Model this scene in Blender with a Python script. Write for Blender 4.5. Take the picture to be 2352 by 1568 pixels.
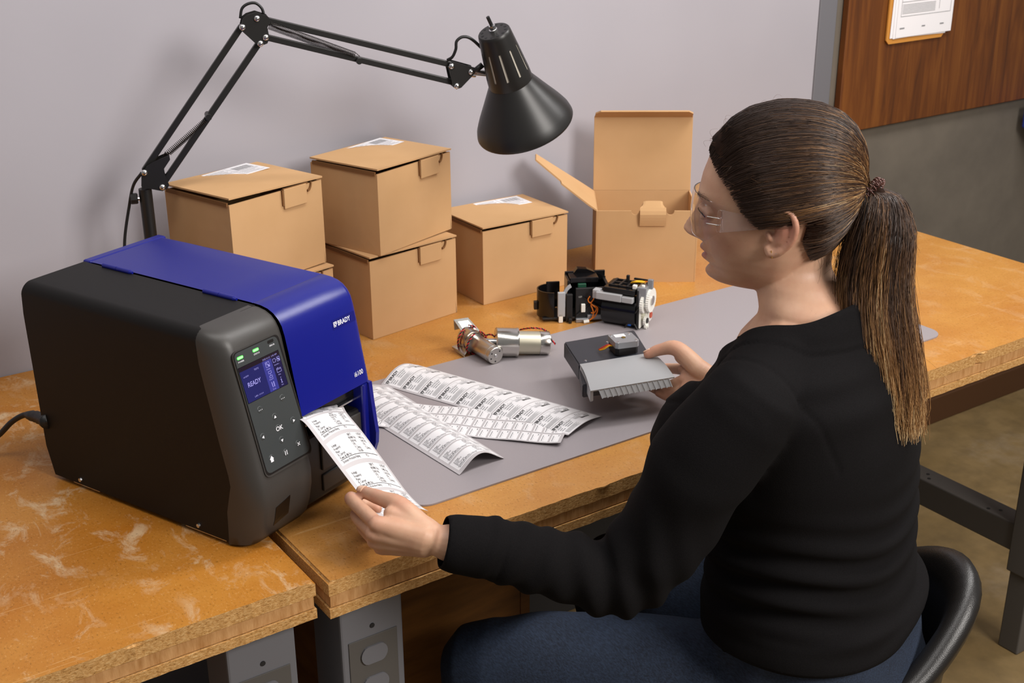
import bpy, bmesh, math, random
import numpy as np
from mathutils import Vector, Matrix

for o in list(bpy.data.objects): bpy.data.objects.remove(o)
SC = bpy.context.scene
COL = SC.collection
PI = math.pi
random.seed(7); RNG = np.random.default_rng(5)

# ------------------------------------------------------------------ camera
CAM_Z = 1.67
AX_R = Vector((0.82620, -0.56332, -0.00490)).normalized()
YAW, PITCH, ROLL = 0.5984, 0.3878, -0.0059
FW = Vector((math.sin(YAW)*math.cos(PITCH), math.cos(YAW)*math.cos(PITCH), -math.sin(PITCH)))
_r = Vector((math.cos(YAW), -math.sin(YAW), 0)); _u = _r.cross(FW)
AX_R = _r*math.cos(ROLL) + _u*math.sin(ROLL)
AX_U = -_r*math.sin(ROLL) + _u*math.cos(ROLL)
FPX = 2921.0
cd = bpy.data.cameras.new('camera'); cam = bpy.data.objects.new('camera', cd); COL.objects.link(cam)
cam.matrix_world = Matrix(((AX_R.x, AX_U.x, -FW.x, 0), (AX_R.y, AX_U.y, -FW.y, 0), (AX_R.z, AX_U.z, -FW.z, CAM_Z), (0, 0, 0, 1)))
cd.sensor_width = 36; cd.lens = FPX/2352*36; cd.clip_start = .05; cd.clip_end = 50
cd.dof.use_dof = True; cd.dof.focus_distance = 1.66; cd.dof.aperture_fstop = 15.0
SC.camera = cam
# ------------------------------------------------------------------ light
w = bpy.data.worlds.new('room_air'); SC.world = w; w.use_nodes = True
bg = w.node_tree.nodes['Background']; bg.inputs[0].default_value = (1.0, .96, .93, 1); bg.inputs[1].default_value = .22
def area(name, loc, target, sx, sy, power, col):
    l = bpy.data.lights.new(name, 'AREA'); l.shape = 'RECTANGLE'; l.size = sx; l.size_y = sy; l.energy = power; l.color = col
    o = bpy.data.objects.new(name, l); COL.objects.link(o); o.location = loc
    o.rotation_euler = (Vector(target)-Vector(loc)).to_track_quat('-Z', 'Y').to_euler(); return o
area('key_light', (1.75, -1.1, 2.55), (1.0, 1.7, .9), 1.1, 1.1, 80, (1, .95, .90))
area('ceiling_light', (.6, .9, 3.1), (.6, .9, 0), 2.4, .6, 30, (1, .96, .93))
area('ceiling_light_right', (2.35, 1.15, 2.75), (.9, 1.35, .9), .35, 1.5, 34, (1, .97, .95))
SC.view_settings.view_transform = 'Standard'; SC.view_settings.look = 'None'
SC.view_settings.gamma = 1; SC.view_settings.use_curve_mapping = False
SC.view_settings.exposure = -0.03

# ------------------------------------------------------------------ helpers
def lin(c):
    if isinstance(c, str): c = [int(c[i:i+2], 16)/255 for i in (0, 2, 4)]
    return tuple((x/12.92 if x <= .04045 else ((x+.055)/1.055)**2.4) for x in c) + (1,)
class NT:
    def __init__(s, name):
        s.m = bpy.data.materials.new(name); s.m.use_nodes = True; s.t = s.m.node_tree
        s.b = s.t.nodes['Principled BSDF']; s.tc = s.t.nodes.new('ShaderNodeTexCoord')
    def n(s, kind, **k):
        x = s.t.nodes.new('ShaderNode'+kind)
        for a, v in k.items(): setattr(x, a, v)
        return x
    def l(s, a, b): s.t.links.new(a, b)
    def noise(s, scale, detail=4, rough=.5, vec=None, stretch=None, dist=0):
        v = vec or s.tc.outputs['Object']
        if stretch:
            mp = s.n('Mapping'); s.l(v, mp.inputs[0]); mp.inputs['Scale'].default_value = stretch; v = mp.outputs[0]
        x = s.n('TexNoise'); s.l(v, x.inputs['Vector']); x.inputs['Scale'].default_value = scale
        x.inputs['Detail'].default_value = detail; x.inputs['Roughness'].default_value = rough; x.inputs['Distortion'].default_value = dist
        return x.outputs['Fac']
    def ramp(s, fac, stops):
        r = s.n('ValToRGB'); s.l(fac, r.inputs[0]); e = r.color_ramp.elements
        while len(e) < len(stops): e.new(.5)
        for i, (p, c) in enumerate(stops):
            e[i].position = p; e[i].color = c if isinstance(c, tuple) and len(c) == 4 else (c, c, c, 1)
        return r.outputs[0]
    def mix(s, fac, a, b, mode='MIX'):
        x = s.n('Mix', data_type='RGBA', blend_type=mode)
        for sock, v in ((x.inputs[0], fac), (x.inputs[6], a), (x.inputs[7], b)):
            if hasattr(v, 'is_linked'): s.l(v, sock)
            else: sock.default_value = v
        return x.outputs[2]
    def bump(s, h, strength=.2, dist=.001):
        x = s.n('Bump'); s.l(h, x.inputs['Height']); x.inputs['Strength'].default_value = strength; x.inputs['Distance'].default_value = dist
        s.l(x.outputs[0], s.b.inputs['Normal']); return x
    def col(s, v):
        if hasattr(v, 'is_linked'): s.l(v, s.b.inputs['Base Color'])
        else: s.b.inputs['Base Color'].default_value = v
    def set(s, **k):
        nm = dict(rough='Roughness', metal='Metallic', spec='Specular IOR Level', coat='Coat Weight', sheen='Sheen Weight', trans='Transmission Weight', ior='IOR', sss='Subsurface Weight', alpha='Alpha', aniso='Anisotropic')
        for a, v in k.items(): s.b.inputs[nm[a]].default_value = v
        return s
def plain(name, c, rough=.5, metal=0, grain=0, gscale=400, **k):
    x = NT(name); c = lin(c)
    if grain:
        x.col(x.mix(x.noise(gscale, 2), tuple(v*(1-grain) for v in c[:3])+(1,), tuple(min(1, v*(1+grain)) for v in c[:3])+(1,)))
        x.bump(x.noise(gscale, 2), .15, .0004)
    else: x.col(c)
    x.set(rough=rough, metal=metal, **k); return x.m

def particle_top(name, ca, cb, cc, seed):
    x = NT(name)
    big = x.noise(3.2+seed*.3, 5, .62, stretch=(1, 1.4, 1)); med = x.noise(14, 6, .7, stretch=(1.6, 1, 1), dist=.6)
    base = x.mix(x.ramp(big, [(.35, 0.), (.62, 1.)]), lin(ca), lin(cb))
    pale = x.ramp(med, [(.52, 0.), (.66, 1.)])
    m = x.n('Math', operation='MULTIPLY'); x.l(pale, m.inputs[0]); x.l(x.ramp(x.noise(5, 3), [(.36, 0.), (.52, .9 if seed == 1 else .32)]), m.inputs[1])
    base = x.mix(m.outputs[0], base, lin(cc))
    fl = x.noise(330, 3, .7, stretch=(1, .6, 1))
    base = x.mix(x.ramp(fl, [(.30, .55), (.43, 0.)]), base, lin('5a3a12'))
    base = x.mix(x.ramp(fl, [(.60, 0.), (.74, .4)]), base, lin('e9c48a'))
    sc = x.noise(9, 2, .5, stretch=(.4, 14, 1), dist=1.2)
    base = x.mix(x.ramp(sc, [(.70, 0.), (.73, .35)]), base, lin('ddb47c'))
    x.col(base); x.l(x.ramp(med, [(.3, .30), (.7, .5)]), x.b.inputs['Roughness']); x.set(spec=.35)
    x.bump(fl, .12, .0005); return x.m
def chip_edge(name, ca, cb, cd_):
    x = NT(name); f = x.noise(300, 4, .75, stretch=(.6, 1, 1.2))
    x.col(x.ramp(f, [(.28, lin(cd_)), (.42, lin(ca)), (.60, lin(cb)), (.74, lin('e8c890'))])); x.set(rough=.8); x.bump(f, .7, .002); return x.m
M = {}
M['wall'] = NT('painted_wall'); _x = M['wall']
_x.col(_x.mix(_x.ramp(_x.noise(1.6, 3), [(.35, 0.), (.7, 1.)]), lin('aba8af'), lin('a29fa6'))); _x.set(rough=.75, spec=.2); _x.bump(_x.noise(60, 4), .05, .002); M['wall'] = _x.m
_x = NT('grey_wall'); _x.col(_x.mix(_x.ramp(_x.noise(4, 5, .6), [(.35, 0.), (.7, 1.)]), lin('6b6358'), lin('5a534a'))); _x.set(rough=.8); _x.bump(_x.noise(30, 5), .2, .004); M['grey_wall'] = _x.m
_x = NT('dark_wood_board'); f = _x.noise(4, 5, .6, stretch=(9, 1, .8), dist=.8)
_x.col(_x.ramp(f, [(.3, lin('4a260a')), (.5, lin('64360e')), (.72, lin('7a4818'))])); _x.set(rough=.5); M['dark_board'] = _x.m
_x = NT('concrete_floor'); f = _x.noise(3, 6, .65); g = _x.noise(14, 4, .6)
_x.col(_x.mix(_x.ramp(g, [(.4, 0.), (.75, .6)]), _x.ramp(f, [(.3, lin('6f5a35')), (.55, lin('87704a')), (.75, lin('968670'))]), lin('5a4a30'))); _x.set(rough=.55); _x.bump(g, .1, .003); M['floor'] = _x.m
M['tab_left'] = particle_top('orange_particleboard', 'a4641a', 'b47a32', 'c8aa84', 1)
M['tab_right'] = particle_top('honey_particleboard', 'b07638', 'bd8744', 'c4a27a', 4)
M['chip'] = chip_edge('chipboard_edge', 'b58344', 'cfa266', '6c481e')
_x = NT('core_edge'); f = _x.noise(120, 4, .7, stretch=(1, 1, .15)); _x.col(_x.ramp(f, [(.3, lin('a8743c')), (.7, lin('d0a06a'))])); _x.set(rough=.85); _x.bump(f, .4, .001); M['core'] = _x.m
M['mat'] = plain('grey_rubber_mat', '979093', .42, grain=.06, gscale=900, spec=.4)
M['steel_grey'] = plain('grey_painted_steel', '6b6b70', .5)
M['steel_dark'] = plain('dark_grey_steel', '55524f', .5)
M['black_plastic'] = plain('black_plastic', '151313', .42, grain=.2, gscale=1500)
M['gloss_black'] = plain('gloss_black_plastic', '0c0c0e', .18)
M['lampblack'] = plain('satin_black_enamel', '1c1b1a', .38)
M['cream'] = plain('cream_reflector', 'c9c2b4', .5)
M['chrome'] = plain('chrome', 'd8d8d8', .18, 1)
M['black_wire'] = plain('black_rubber', '141414', .45)
M['spring'] = plain('spring_steel', '4a4644', .35, .9)
M['white_plastic'] = plain('white_plastic', 'e6e4dc', .4)
M['grey_plastic'] = plain('grey_plastic', 'a6a6a8', .45)
M['orange_wire'] = plain('orange_wire', 'e07818', .4)
M['yellow_wire'] = plain('yellow_wire', 'e8b010', .4)
M['red_wire'] = plain('red_wire', 'c82028', .4)
M['blue_tape'] = plain('blue_tape', '2a64b8', .5)
M['green'] = plain('circuit_green', '1d4a36', .4)
M['redpart'] = plain('red_plastic', 'b8492c', .4)
M['silver'] = plain('brushed_silver', 'c8c6c0', .3, 1)
M['silver2'] = plain('zinc_plate', 'cfccc6', .22, 1)
M['champagne'] = plain('champagne_steel', 'cdc8b4', .38, .85)
M['castgrey'] = plain('cast_metal', 'a2a4a8', .42, .7)
_x = NT('cardboard'); f = _x.noise(6, 4, .55); g = _x.noise(500, 2, .6, stretch=(.08, 1, 1))
_x.col(_x.mix(_x.ramp(f, [(.3, 0.), (.75, 1.)]), lin('caa276'), lin('bf976a'))); _x.set(rough=.82, spec=.15); _x.bump(g, .06, .0006); M['card'] = _x.m
M['card_cut_shade'] = plain('cardboard_cut_and_shade', '7a522a', .9)
_x = NT('paper'); _x.col(lin('efedf0')); _x.set(rough=.5, spec=.3); M['paper'] = _x.m
M['liner'] = plain('grey_label_liner', 'bdb9bb', .55, spec=.25)
M['sticker'] = plain('white_label_stock', 'e9e8ea', .5, spec=.25)
M['ink'] = plain('black_print', '1a1a1c', .6)
M['greyink'] = plain('grey_print', '8d8d90', .6)
M['whiteink'] = plain('white_print', 'e8e8ee', .5)
M['navy_metal'] = plain('black_powder_coat', '0d0c0b', .55, spec=.3, grain=.15, gscale=1200)
M['bezel'] = plain('charcoal_plastic', '3b3937', .42, grain=.12, gscale=1600)
M['panel'] = plain('keypad_grey', '3a3e3f', .4, grain=.06, gscale=1600)
M['blue'] = plain('royal_blue_plastic', '0d1678', .30, grain=.08, gscale=1600, spec=.5)
def emis(name, c, e, base='101018', rough=.15):
    x = NT(name); x.col(lin(base)); x.set(rough=rough); x.b.inputs['Emission Color'].default_value = lin(c); x.b.inputs['Emission Strength'].default_value = e; return x.m
M['led'] = emis('green_led', '50ff50', 2.2)
M['led_core'] = emis('green_led_core', 'b8ffb0', 1.3)
M['scr'] = emis('screen_navy', '2c2c70', .75)
M['scr_mid'] = emis('screen_violet', '4444a0', .8)
M['scr_top'] = emis('screen_header', '30202a', .5)
M['scr_dark'] = emis('screen_dark_violet', '2b2456', .6)
M['scr_txt'] = emis('screen_text', 'b8b0ff', .9)

def xf(bm, mat):
    bmesh.ops.transform(bm, matrix=mat, verts=bm.verts); return bm
def finish(name, bm, mat, parent=None, smooth=False, world=False, label=None, angle=None):
    me = bpy.data.meshes.new(name)
    bm.normal_update(); bm.to_mesh(me); bm.free()
    return link(name, me, mat, parent, smooth, world, label, angle)
def link(name, me, mat, parent=None, smooth=False, world=False, label=None, angle=None):
    mats = mat if isinstance(mat, (list, tuple)) else [mat]
    for m_ in mats: me.materials.append(m_)
    if world and parent is not None: me.transform(mworld(parent).inverted())
    if smooth:
        for p in me.polygons: p.use_smooth = True
        if angle:
            me.set_sharp_from_angle(angle=math.radians(angle))
    o = bpy.data.objects.new(name, me); COL.objects.link(o)
    if parent is not None: o.parent = parent
    if label: o['label'] = label
    return o
def mworld(o):
    m = o.matrix_basis.copy() if o.type != 'EMPTY' else Matrix.LocRotScale(o.location, o.rotation_euler, o.scale)
    return mworld(o.parent) @ m if o.parent else m
def tag(o, label, cat, group=None, kind=None):
    if label: o['label'] = label
    if cat: o['category'] = cat
    if group: o['group'] = group
    if kind: o['kind'] = kind
    return o
def thing(name, label, cat, loc=(0, 0, 0), rotz=0, group=None):
    o = bpy.data.objects.new(name, None); COL.objects.link(o); o.location = loc; o.rotation_euler = (0, 0, rotz); o.empty_display_size = .02
    return tag(o, label, cat, group)
def struct(name, bm, mat, **k):
    o = finish(name, bm, mat, **k); o['kind'] = 'structure'; return o
def pyd(name, vs, fs, mat, parent=None, smooth=False, **k):
    me = bpy.data.meshes.new(name); me.from_pydata([tuple(v) for v in vs], [], fs); me.update(); return link(name, me, mat, parent, smooth, **k)
def box(bm, x0, x1, y0, y1, z0, z1, bev=0, seg=2, mat=None):
    r = bmesh.ops.create_cube(bm, size=1)
    for v in r['verts']: v.co = Vector((x0+(v.co.x+.5)*(x1-x0), y0+(v.co.y+.5)*(y1-y0), z0+(v.co.z+.5)*(z1-z0)))
    vs = r['verts']
    if bev:
        es = list({e for v in vs for e in v.link_edges})
        rr = bmesh.ops.bevel(bm, geom=es, offset=bev, segments=seg, affect='EDGES', profile=.5)
        vs = list({v for v in rr['verts']} | {v for v in vs if v.is_valid})
    if mat is not None: bmesh.ops.transform(bm, matrix=mat, verts=vs)
    return vs
def bx(x0, x1, y0, y1, z0, z1, bev=0, seg=2):
    bm = bmesh.new(); box(bm, x0, x1, y0, y1, z0, z1, bev, seg); return bm
def cyl(bm, a, b, r1, r2=None, n=20, caps=True):
    a = Vector(a); b = Vector(b); d = b-a
    m = Matrix.Translation((a+b)/2) @ d.to_track_quat('Z', 'Y').to_matrix().to_4x4()
    return bmesh.ops.create_cone(bm, cap_ends=caps, segments=n, radius1=r1, radius2=r1 if r2 is None else r2, depth=d.length, matrix=m)['verts']
def smoothpath(pts, n=8):
    P = [Vector(p) for p in pts]; out = []
    if len(P) < 3: return P
    Q = [P[0]*2-P[1]]+P+[P[-1]*2-P[-2]]
    for i in range(1, len(Q)-2):
        for k in range(n):
            t = k/n; p0, p1, p2, p3 = Q[i-1:i+3]
            out.append(.5*((2*p1)+(p2-p0)*t+(2*p0-5*p1+4*p2-p3)*t*t+(3*p1-p0-3*p2+p3)*t**3))
    out.append(P[-1]); return out
def tube(bm, pts, r, n=8, smooth=0, flat=1.0, rs=None, cap=True):
    if smooth: pts = smoothpath(pts, smooth)
    P = [Vector(p) for p in pts]; rings = []; nrm = None
    for i, p in enumerate(P):
        t = (P[min(i+1, len(P)-1)]-P[max(i-1, 0)]).normalized()
        if nrm is None: nrm = t.orthogonal().normalized()
        nrm = (nrm - t*nrm.dot(t)).normalized(); bn = t.cross(nrm)
        rr = r if rs is None else (rs[i] if len(rs) == len(P) else rs[min(len(rs)-1, int(i/len(P)*len(rs)))])
        rings.append([bm.verts.new(p+(nrm*math.cos(2*PI*k/n)*flat+bn*math.sin(2*PI*k/n))*rr) for k in range(n)])
    for A, B in zip(rings, rings[1:]):
        for k in range(n): bm.faces.new((A[k], A[(k+1) % n], B[(k+1) % n], B[k]))
    if cap: bm.faces.new(rings[0][::-1]); bm.faces.new(rings[-1])
    return rings
def lathe(bm, prof, n=32, mat=None, skip=None):
    rings = []
    for (r, z) in prof:
        rings.append([bm.verts.new((r*math.cos(2*PI*k/n), r*math.sin(2*PI*k/n), z)) for k in range(n)])
    for i, (A, B) in enumerate(zip(rings, rings[1:])):
        for k in range(n):
            if skip and skip(i, k): continue
            bm.faces.new((A[k], A[(k+1) % n], B[(k+1) % n], B[k]))
    vs = [v for R_ in rings for v in R_]
    if mat is not None: bmesh.ops.transform(bm, matrix=mat, verts=vs)
    return rings
def prism(bm, poly, h0, h1, mat=None, bev=0):
    """polygon in xy extruded along z"""
    a = [bm.verts.new((p[0], p[1], h0)) for p in poly]; b = [bm.verts.new((p[0], p[1], h1)) for p in poly]; n = len(poly)
    bm.faces.new(a[::-1]); bm.faces.new(b)
    for i in range(n): bm.faces.new((a[i], a[(i+1) % n], b[(i+1) % n], b[i]))
    if bev: 
        bmesh.ops.bevel(bm, geom=list({e for v in a+b for e in v.link_edges}), offset=bev, segments=2, affect='EDGES')
    if mat is not None: bmesh.ops.transform(bm, matrix=mat, verts=[v for v in bm.verts] if bev else a+b)
    return bm
def grid(bm, fn, nu, nv, thick=0):
    V = [[bm.verts.new(fn(i/nu, j/nv)) for j in range(nv+1)] for i in range(nu+1)]
    for i in range(nu):
        for j in range(nv): bm.faces.new((V[i][j], V[i+1][j], V[i+1][j+1], V[i][j+1]))
    return V
def shell(bm, fn, nu, nv, th):
    """closed thin shell: fn surface pushed th along its normal (du x dv)"""
    e = 1e-3
    def nrm(u, v):
        u0, u1, v0, v1 = max(0, u-e), min(1, u+e), max(0, v-e), min(1, v+e)
        return (fn(u1, v)-fn(u0, v)).cross(fn(u, v1)-fn(u, v0)).normalized()
    A = [[bm.verts.new(fn(i/nu, j/nv)) for j in range(nv+1)] for i in range(nu+1)]
    B = [[bm.verts.new(fn(i/nu, j/nv)+nrm(i/nu, j/nv)*th) for j in range(nv+1)] for i in range(nu+1)]
    for i in range(nu):
        for j in range(nv):
            bm.faces.new((A[i][j], A[i][j+1], A[i+1][j+1], A[i+1][j])); bm.faces.new((B[i][j], B[i+1][j], B[i+1][j+1], B[i][j+1]))
    for i in range(nu):
        bm.faces.new((A[i][0], A[i+1][0], B[i+1][0], B[i][0])); bm.faces.new((A[i+1][nv], A[i][nv], B[i][nv], B[i+1][nv]))
    for j in range(nv):
        bm.faces.new((A[0][j+1], A[0][j], B[0][j], B[0][j+1])); bm.faces.new((A[nu][j], A[nu][j+1], B[nu][j+1], B[nu][j]))
    return bm
def basis(o, ex, ey, ez=None):
    ex = Vector(ex).normalized(); ey = Vector(ey); ez = Vector(ez).normalized() if ez is not None else ex.cross(ey).normalized(); ey = ez.cross(ex)
    return Matrix(((ex.x, ey.x, ez.x, o[0]), (ex.y, ey.y, ez.y, o[1]), (ex.z, ey.z, ez.z, o[2]), (0, 0, 0, 1)))
_tc = {}
def text_mesh(s, size, bold=0.0, align='LEFT', squeeze=1.0):
    """flat mesh (verts, faces) of a text, origin baseline left, in metres"""
    key = (s, size, bold, align, squeeze)
    if key in _tc: return _tc[key]
    c = bpy.data.curves.new('t', 'FONT'); c.body = s; c.size = size; c.offset = bold*size; c.align_x = align; c.resolution_u = 4 if size > .005 else 1
    o = bpy.data.objects.new('t', c); COL.objects.link(o); dg = bpy.context.evaluated_depsgraph_get()
    me = bpy.data.meshes.new_from_object(o.evaluated_get(dg))
    vs = [(v.co.x*squeeze, v.co.y) for v in me.vertices]; fs = [tuple(p.vertices) for p in me.polygons]
    bpy.data.objects.remove(o); bpy.data.meshes.remove(me); bpy.data.curves.remove(c)
    _tc[key] = (vs, fs); return vs, fs
class Print:
    """collects flat print (text, rules) in 2D metres and maps it onto a surface"""
    def __init__(s): s.v = []; s.f = []
    def add(s, vs, fs, x=0, y=0):
        n = len(s.v); s.v += [(a+x, b+y) for a, b in vs]; s.f += [tuple(i+n for i in f) for f in fs]
    def text(s, t, x, y, size, bold=0., align='LEFT', squeeze=1.): s.add(*text_mesh(t, size, bold, align, squeeze), x, y)
    def rect(s, x0, y0, x1, y1, nx=1, ny=1):
        vs = [(x0+(x1-x0)*i/nx, y0+(y1-y0)*j/ny) for i in range(nx+1) for j in range(ny+1)]
        s.add(vs, [(i*(ny+1)+j, (i+1)*(ny+1)+j, (i+1)*(ny+1)+j+1, i*(ny+1)+j+1) for i in range(nx) for j in range(ny)])
    def poly(s, pts): s.add(pts, [tuple(range(len(pts)))])
    def ring(s, cx, cy, r, wd, n=16, a0=0, a1=2*PI):
        vs = []; fs = []
        for k in range(n+1):
            a = a0+(a1-a0)*k/n; vs += [(cx+r*math.cos(a), cy+r*math.sin(a)), (cx+(r-wd)*math.cos(a), cy+(r-wd)*math.sin(a))]
        s.add(vs, [(2*k, 2*k+2, 2*k+3, 2*k+1) for k in range(n)])
    def outline(s, x0, y0, x1, y1, t, n=1):
        s.rect(x0, y0, x1, y0+t, n); s.rect(x0, y1-t, x1, y1, n); s.rect(x0, y0, x0+t, y1, 1, n); s.rect(x1-t, y0, x1, y1, 1, n)
    def merge(s, o, x, y): s.add(o.v, o.f, x, y)
    def make(s, name, fn, mat, parent, world=False, **k):
        o = pyd(name, [fn(a, b) for a, b in s.v], s.f, mat, parent, world=world, **k); o['kind'] = 'stuff'; return o
def ray(px, py): return FW + AX_R*((px-1176)/FPX) - AX_U*((py-784)/FPX)
def on_z(px, py, z):
    d = ray(px, py); return Vector((0, 0, CAM_Z)) + d*((z-CAM_Z)/d.z)
def on_plane(px, py, p0, n):
    d = ray(px, py); c = Vector((0, 0, CAM_Z)); return c + d*((Vector(p0)-c).dot(n)/d.dot(n))
def at_depth(px, py, t): return Vector((0, 0, CAM_Z)) + ray(px, py)*t
TZ = .80
WY = 2.13
# ------------------------------------------------------------------ the room
bm = bmesh.new(); box(bm, -2.2, 2.335, WY, WY+.15, -.02, 2.9); struct('wall_back', bm, M['wall'])
bm = bmesh.new(); box(bm, 2.395, 6.2, WY+.004, WY+.15, -.02, 2.9); struct('wall_right', bm, M['grey_wall'])
bm = bmesh.new(); box(bm, 2.335, 2.395, WY-.004, WY+.15, -.02, 2.9, .003); struct('trim_1', bm, M['steel_grey'])
bm = bmesh.new(); box(bm, 2.398, 6.2, WY-.012, WY+.004, 0, .085, .003); struct('baseboard_right', bm, plain('brown_baseboard', '4a2c12', .6))
bm = bmesh.new(); box(bm, -2.2, 6.2, -2.5, WY+.15, -.08, 0); struct('floor', bm, M['floor'])
# ceiling with its lights behind the viewer is left open; see key light
wb = finish('wall_board', bx(2.42, 4.3, WY-.016, WY+.002, .948, 2.3, .002), M['dark_board']); tag(wb, 'large dark brown wooden board on the grey wall behind the clipboard', 'board')
t = thing('clipboard', 'clipboard with printed sheets hanging on the brown wooden board', 'clipboard', (2.56, WY-.018, 1.155))
bm = bmesh.new(); prism(bm, [(.01, 0), (.21, 0), (.22, .01), (.22, .31), (0, .31), (0, .01)], 0, .004, Matrix.Rotation(PI/2, 4, 'X')); finish('backing_board', bm, plain('hardboard', 'c98a3c', .5), t)
for k, (dx, dz, rz) in enumerate(((.010, .014, .02), (.020, .012, -.015), (.028, .014, 0))):
    bm = bx(0, .212, -.0004, 0, 0, .29); xf(bm, Matrix.Translation((dx, -.0055-k*.0012, dz)) @ Matrix.Rotation(rz, 4, 'Y')); sh = finish('sheet', bm, M['paper'], t)
p = Print()
for k in range(10): p.rect(.012, .085+k*.018, .2, .0862+k*.018)
p.rect(.012, .05, .013, .25); p.rect(.155, .06, .156, .25); p.rect(.2, .05, .201, .25)
p.rect(.012, .05, .2, .0512)
for k in range(7): p.rect(.016, .057+k*.0035, .14, .0582+k*.0035)
for k in range(9): p.rect(.016, .125+k*.0035, .1, .1265+k*.0035)
for (a, b_) in ((.012, .03), (.095, .108), (.165, .18)): p.rect(a, .02, b_, .0235)
p.make('printing', lambda a, b: Vector((.028+a, -.0055-.0024-.0009, .014+b)), M['greyink'], sh)
sh.children[0].parent = sh
bm = bmesh.new(); box(bm, .06, .16, -.016, -.008, .285, .31, .002); finish('clip', bm, M['chrome'], t)
bl = finish('blue_bin', bx(3.175, 3.40, WY-.16, WY-.018, .865, .93, .006), plain('blue_plastic', '2c3c96', .4)); tag(bl, 'blue plastic bin edge on the wall under the brown board', 'bin')

# ------------------------------------------------------------------ tables
def table(label, x0, x1, y0, y1, mtop, legs, notch=None):
    t = thing('workbench', label, 'table', ((x0+x1)/2, (y0+y1)/2, 0))
    cx, cy = (x0+x1)/2, (y0+y1)/2
    zs = [(TZ-.021, TZ, .0035, 0), (TZ-.039, TZ-.0225, .001, .0025), (TZ-.054, TZ-.0405, .0012, 0)]
    for k, (z0, z1, bev, ins) in enumerate(zs):
        bm = bmesh.new(); nx = int((x1-x0)/.012)
        # slab outline with a slightly chipped front edge
        pts = []
        for i in range(nx+1):
            px_ = x0+ins+(x1-x0-2*ins)*i/nx
            j = (RNG.random()*.0016 if k != 1 else RNG.random()*.0005)
            if notch and k == 0 and abs(px_-notch) < .007: j += .006
            pts.append((px_-cx, y0+ins+j-cy))
        pts += [(x1-ins-cx, y1-cy), (x0+ins-cx, y1-cy)]
        prism(bm, pts, z0, z1)
        if bev > .002:
            es = [e for e in bm.edges if all(abs(v.co.z-z1) < 1e-6 for v in e.verts) and not all(v.co.y > y1-cy-.001 for v in e.verts)]
            bmesh.ops.bevel(bm, geom=es, offset=bev, segments=3, affect='EDGES')
            top = lambda f: f.normal.z > .97
            for f in bm.faces: f.normal_update(); f.material_index = 0 if f.normal.z > .93 else 1
            finish('board_layer', bm, [mtop, M['chip']], t)
        else: finish('board_layer', bm, M['core'] if k == 1 else M['chip'], t)
    return t
tl = table('orange worn workbench under the label printer, left of the bench gap', -1.6, .556, 1.252, WY-.002, M['tab_left'], ())
tr = table('longer workbench carrying the grey mat, right of the bench gap', .568, 2.335, 1.24, WY-.002, M['tab_right'], (), 1.842)
def outlet_post(par, x0, x1, y0, y1):
    bm = bx(x0, x1, y0, y1, 0, TZ-.058, .003); po = finish('post', bm, M['steel_grey'], par, world=True)
    bm = bx(x0-.010, x1+.018, y0-.012, y1+.2, TZ-.060, TZ-.0545, .001); finish('bracket', bm, M['steel_grey'], par, world=True)
    cx = (x0+x1)/2
    bm = bx(cx-.036, cx+.036, y0-.0015, y0, TZ-.33, TZ-.12, .0005); pl = finish('outlet_plate', bm, M['steel_dark'], po, world=True)
    for k in range(4):
        zc = TZ-.148-k*.048
        pts = []
        for i in range(24):
            a = 2*PI*i/24; pts.append((max(-.0135, min(.0135, .017*math.cos(a)))+ (0), .017*math.sin(a)))
        pts = [(cx+q[1]*1.15, zc+q[0]) for q in pts]
        bm = bmesh.new(); prism(bm, [(q[0], q[1]) for q in pts], 0, .0025, Matrix(((1, 0, 0, 0), (0, 0, -1, y0-.0015), (0, 1, 0, 0), (0, 0, 0, 1)))); finish('knockout', bm, M['steel_grey'], po, world=True)
    bm = bmesh.new(); cyl(bm, (cx, y0-.001, TZ-.105), (cx, y0+.001, TZ-.105), .0035); finish('bolt_hole', bm, M['ink'], po, world=True)
outlet_post(tl, .440, .532, 1.272, 1.35)
outlet_post(tr, .592, .684, 1.266, 1.35)
# bench leg frame at the far right end
bm = bx(2.175, 2.235, 1.268, 1.328, .19, TZ-.055, .003); finish('leg', bm, M['steel_dark'], tr, world=True)
bm = bx(2.181, 2.229, 1.274, 1.322, 0, .20, .003); lg = finish('leg', bm, M['steel_dark'], tr, world=True)
for z in (.06, .10, .14): bm = bmesh.new(); cyl(bm, (2.2296, 1.298, z), (2.2286, 1.298, z), .007); finish('bolt_hole', bm, M['ink'], lg, world=True)
ra = finish('side_rail', bx(2.180, 2.235, 1.328, 2.03, .235, .30, .003), M['steel_dark'], tr, world=True)
for (x, y) in ((2.205, 1.38), (2.19, 1.40), (2.195, 1.56), (2.21, 1.575)): bm = bmesh.new(); cyl(bm, (x, y, .2995), (x, y, .3004), .004); finish('bolt_hole', bm, M['ink'], ra, world=True)
finish('leg', bx(2.175, 2.235, 2.03, 2.09, 0, TZ-.055, .003), M['steel_dark'], tr, world=True)
finish('apron', bx(.70, 2.17, 1.36, 1.39, TZ-.12, TZ-.055, .002), M['steel_dark'], tr, world=True)
finish('back_panel', bx(1.02, 2.17, 1.9, 1.915, .05, TZ-.055, .002), plain('under_bench_dark', '1c1a19', .7), tr, world=True)  # added black sheet, stands in for the deep shade under the bench
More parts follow.
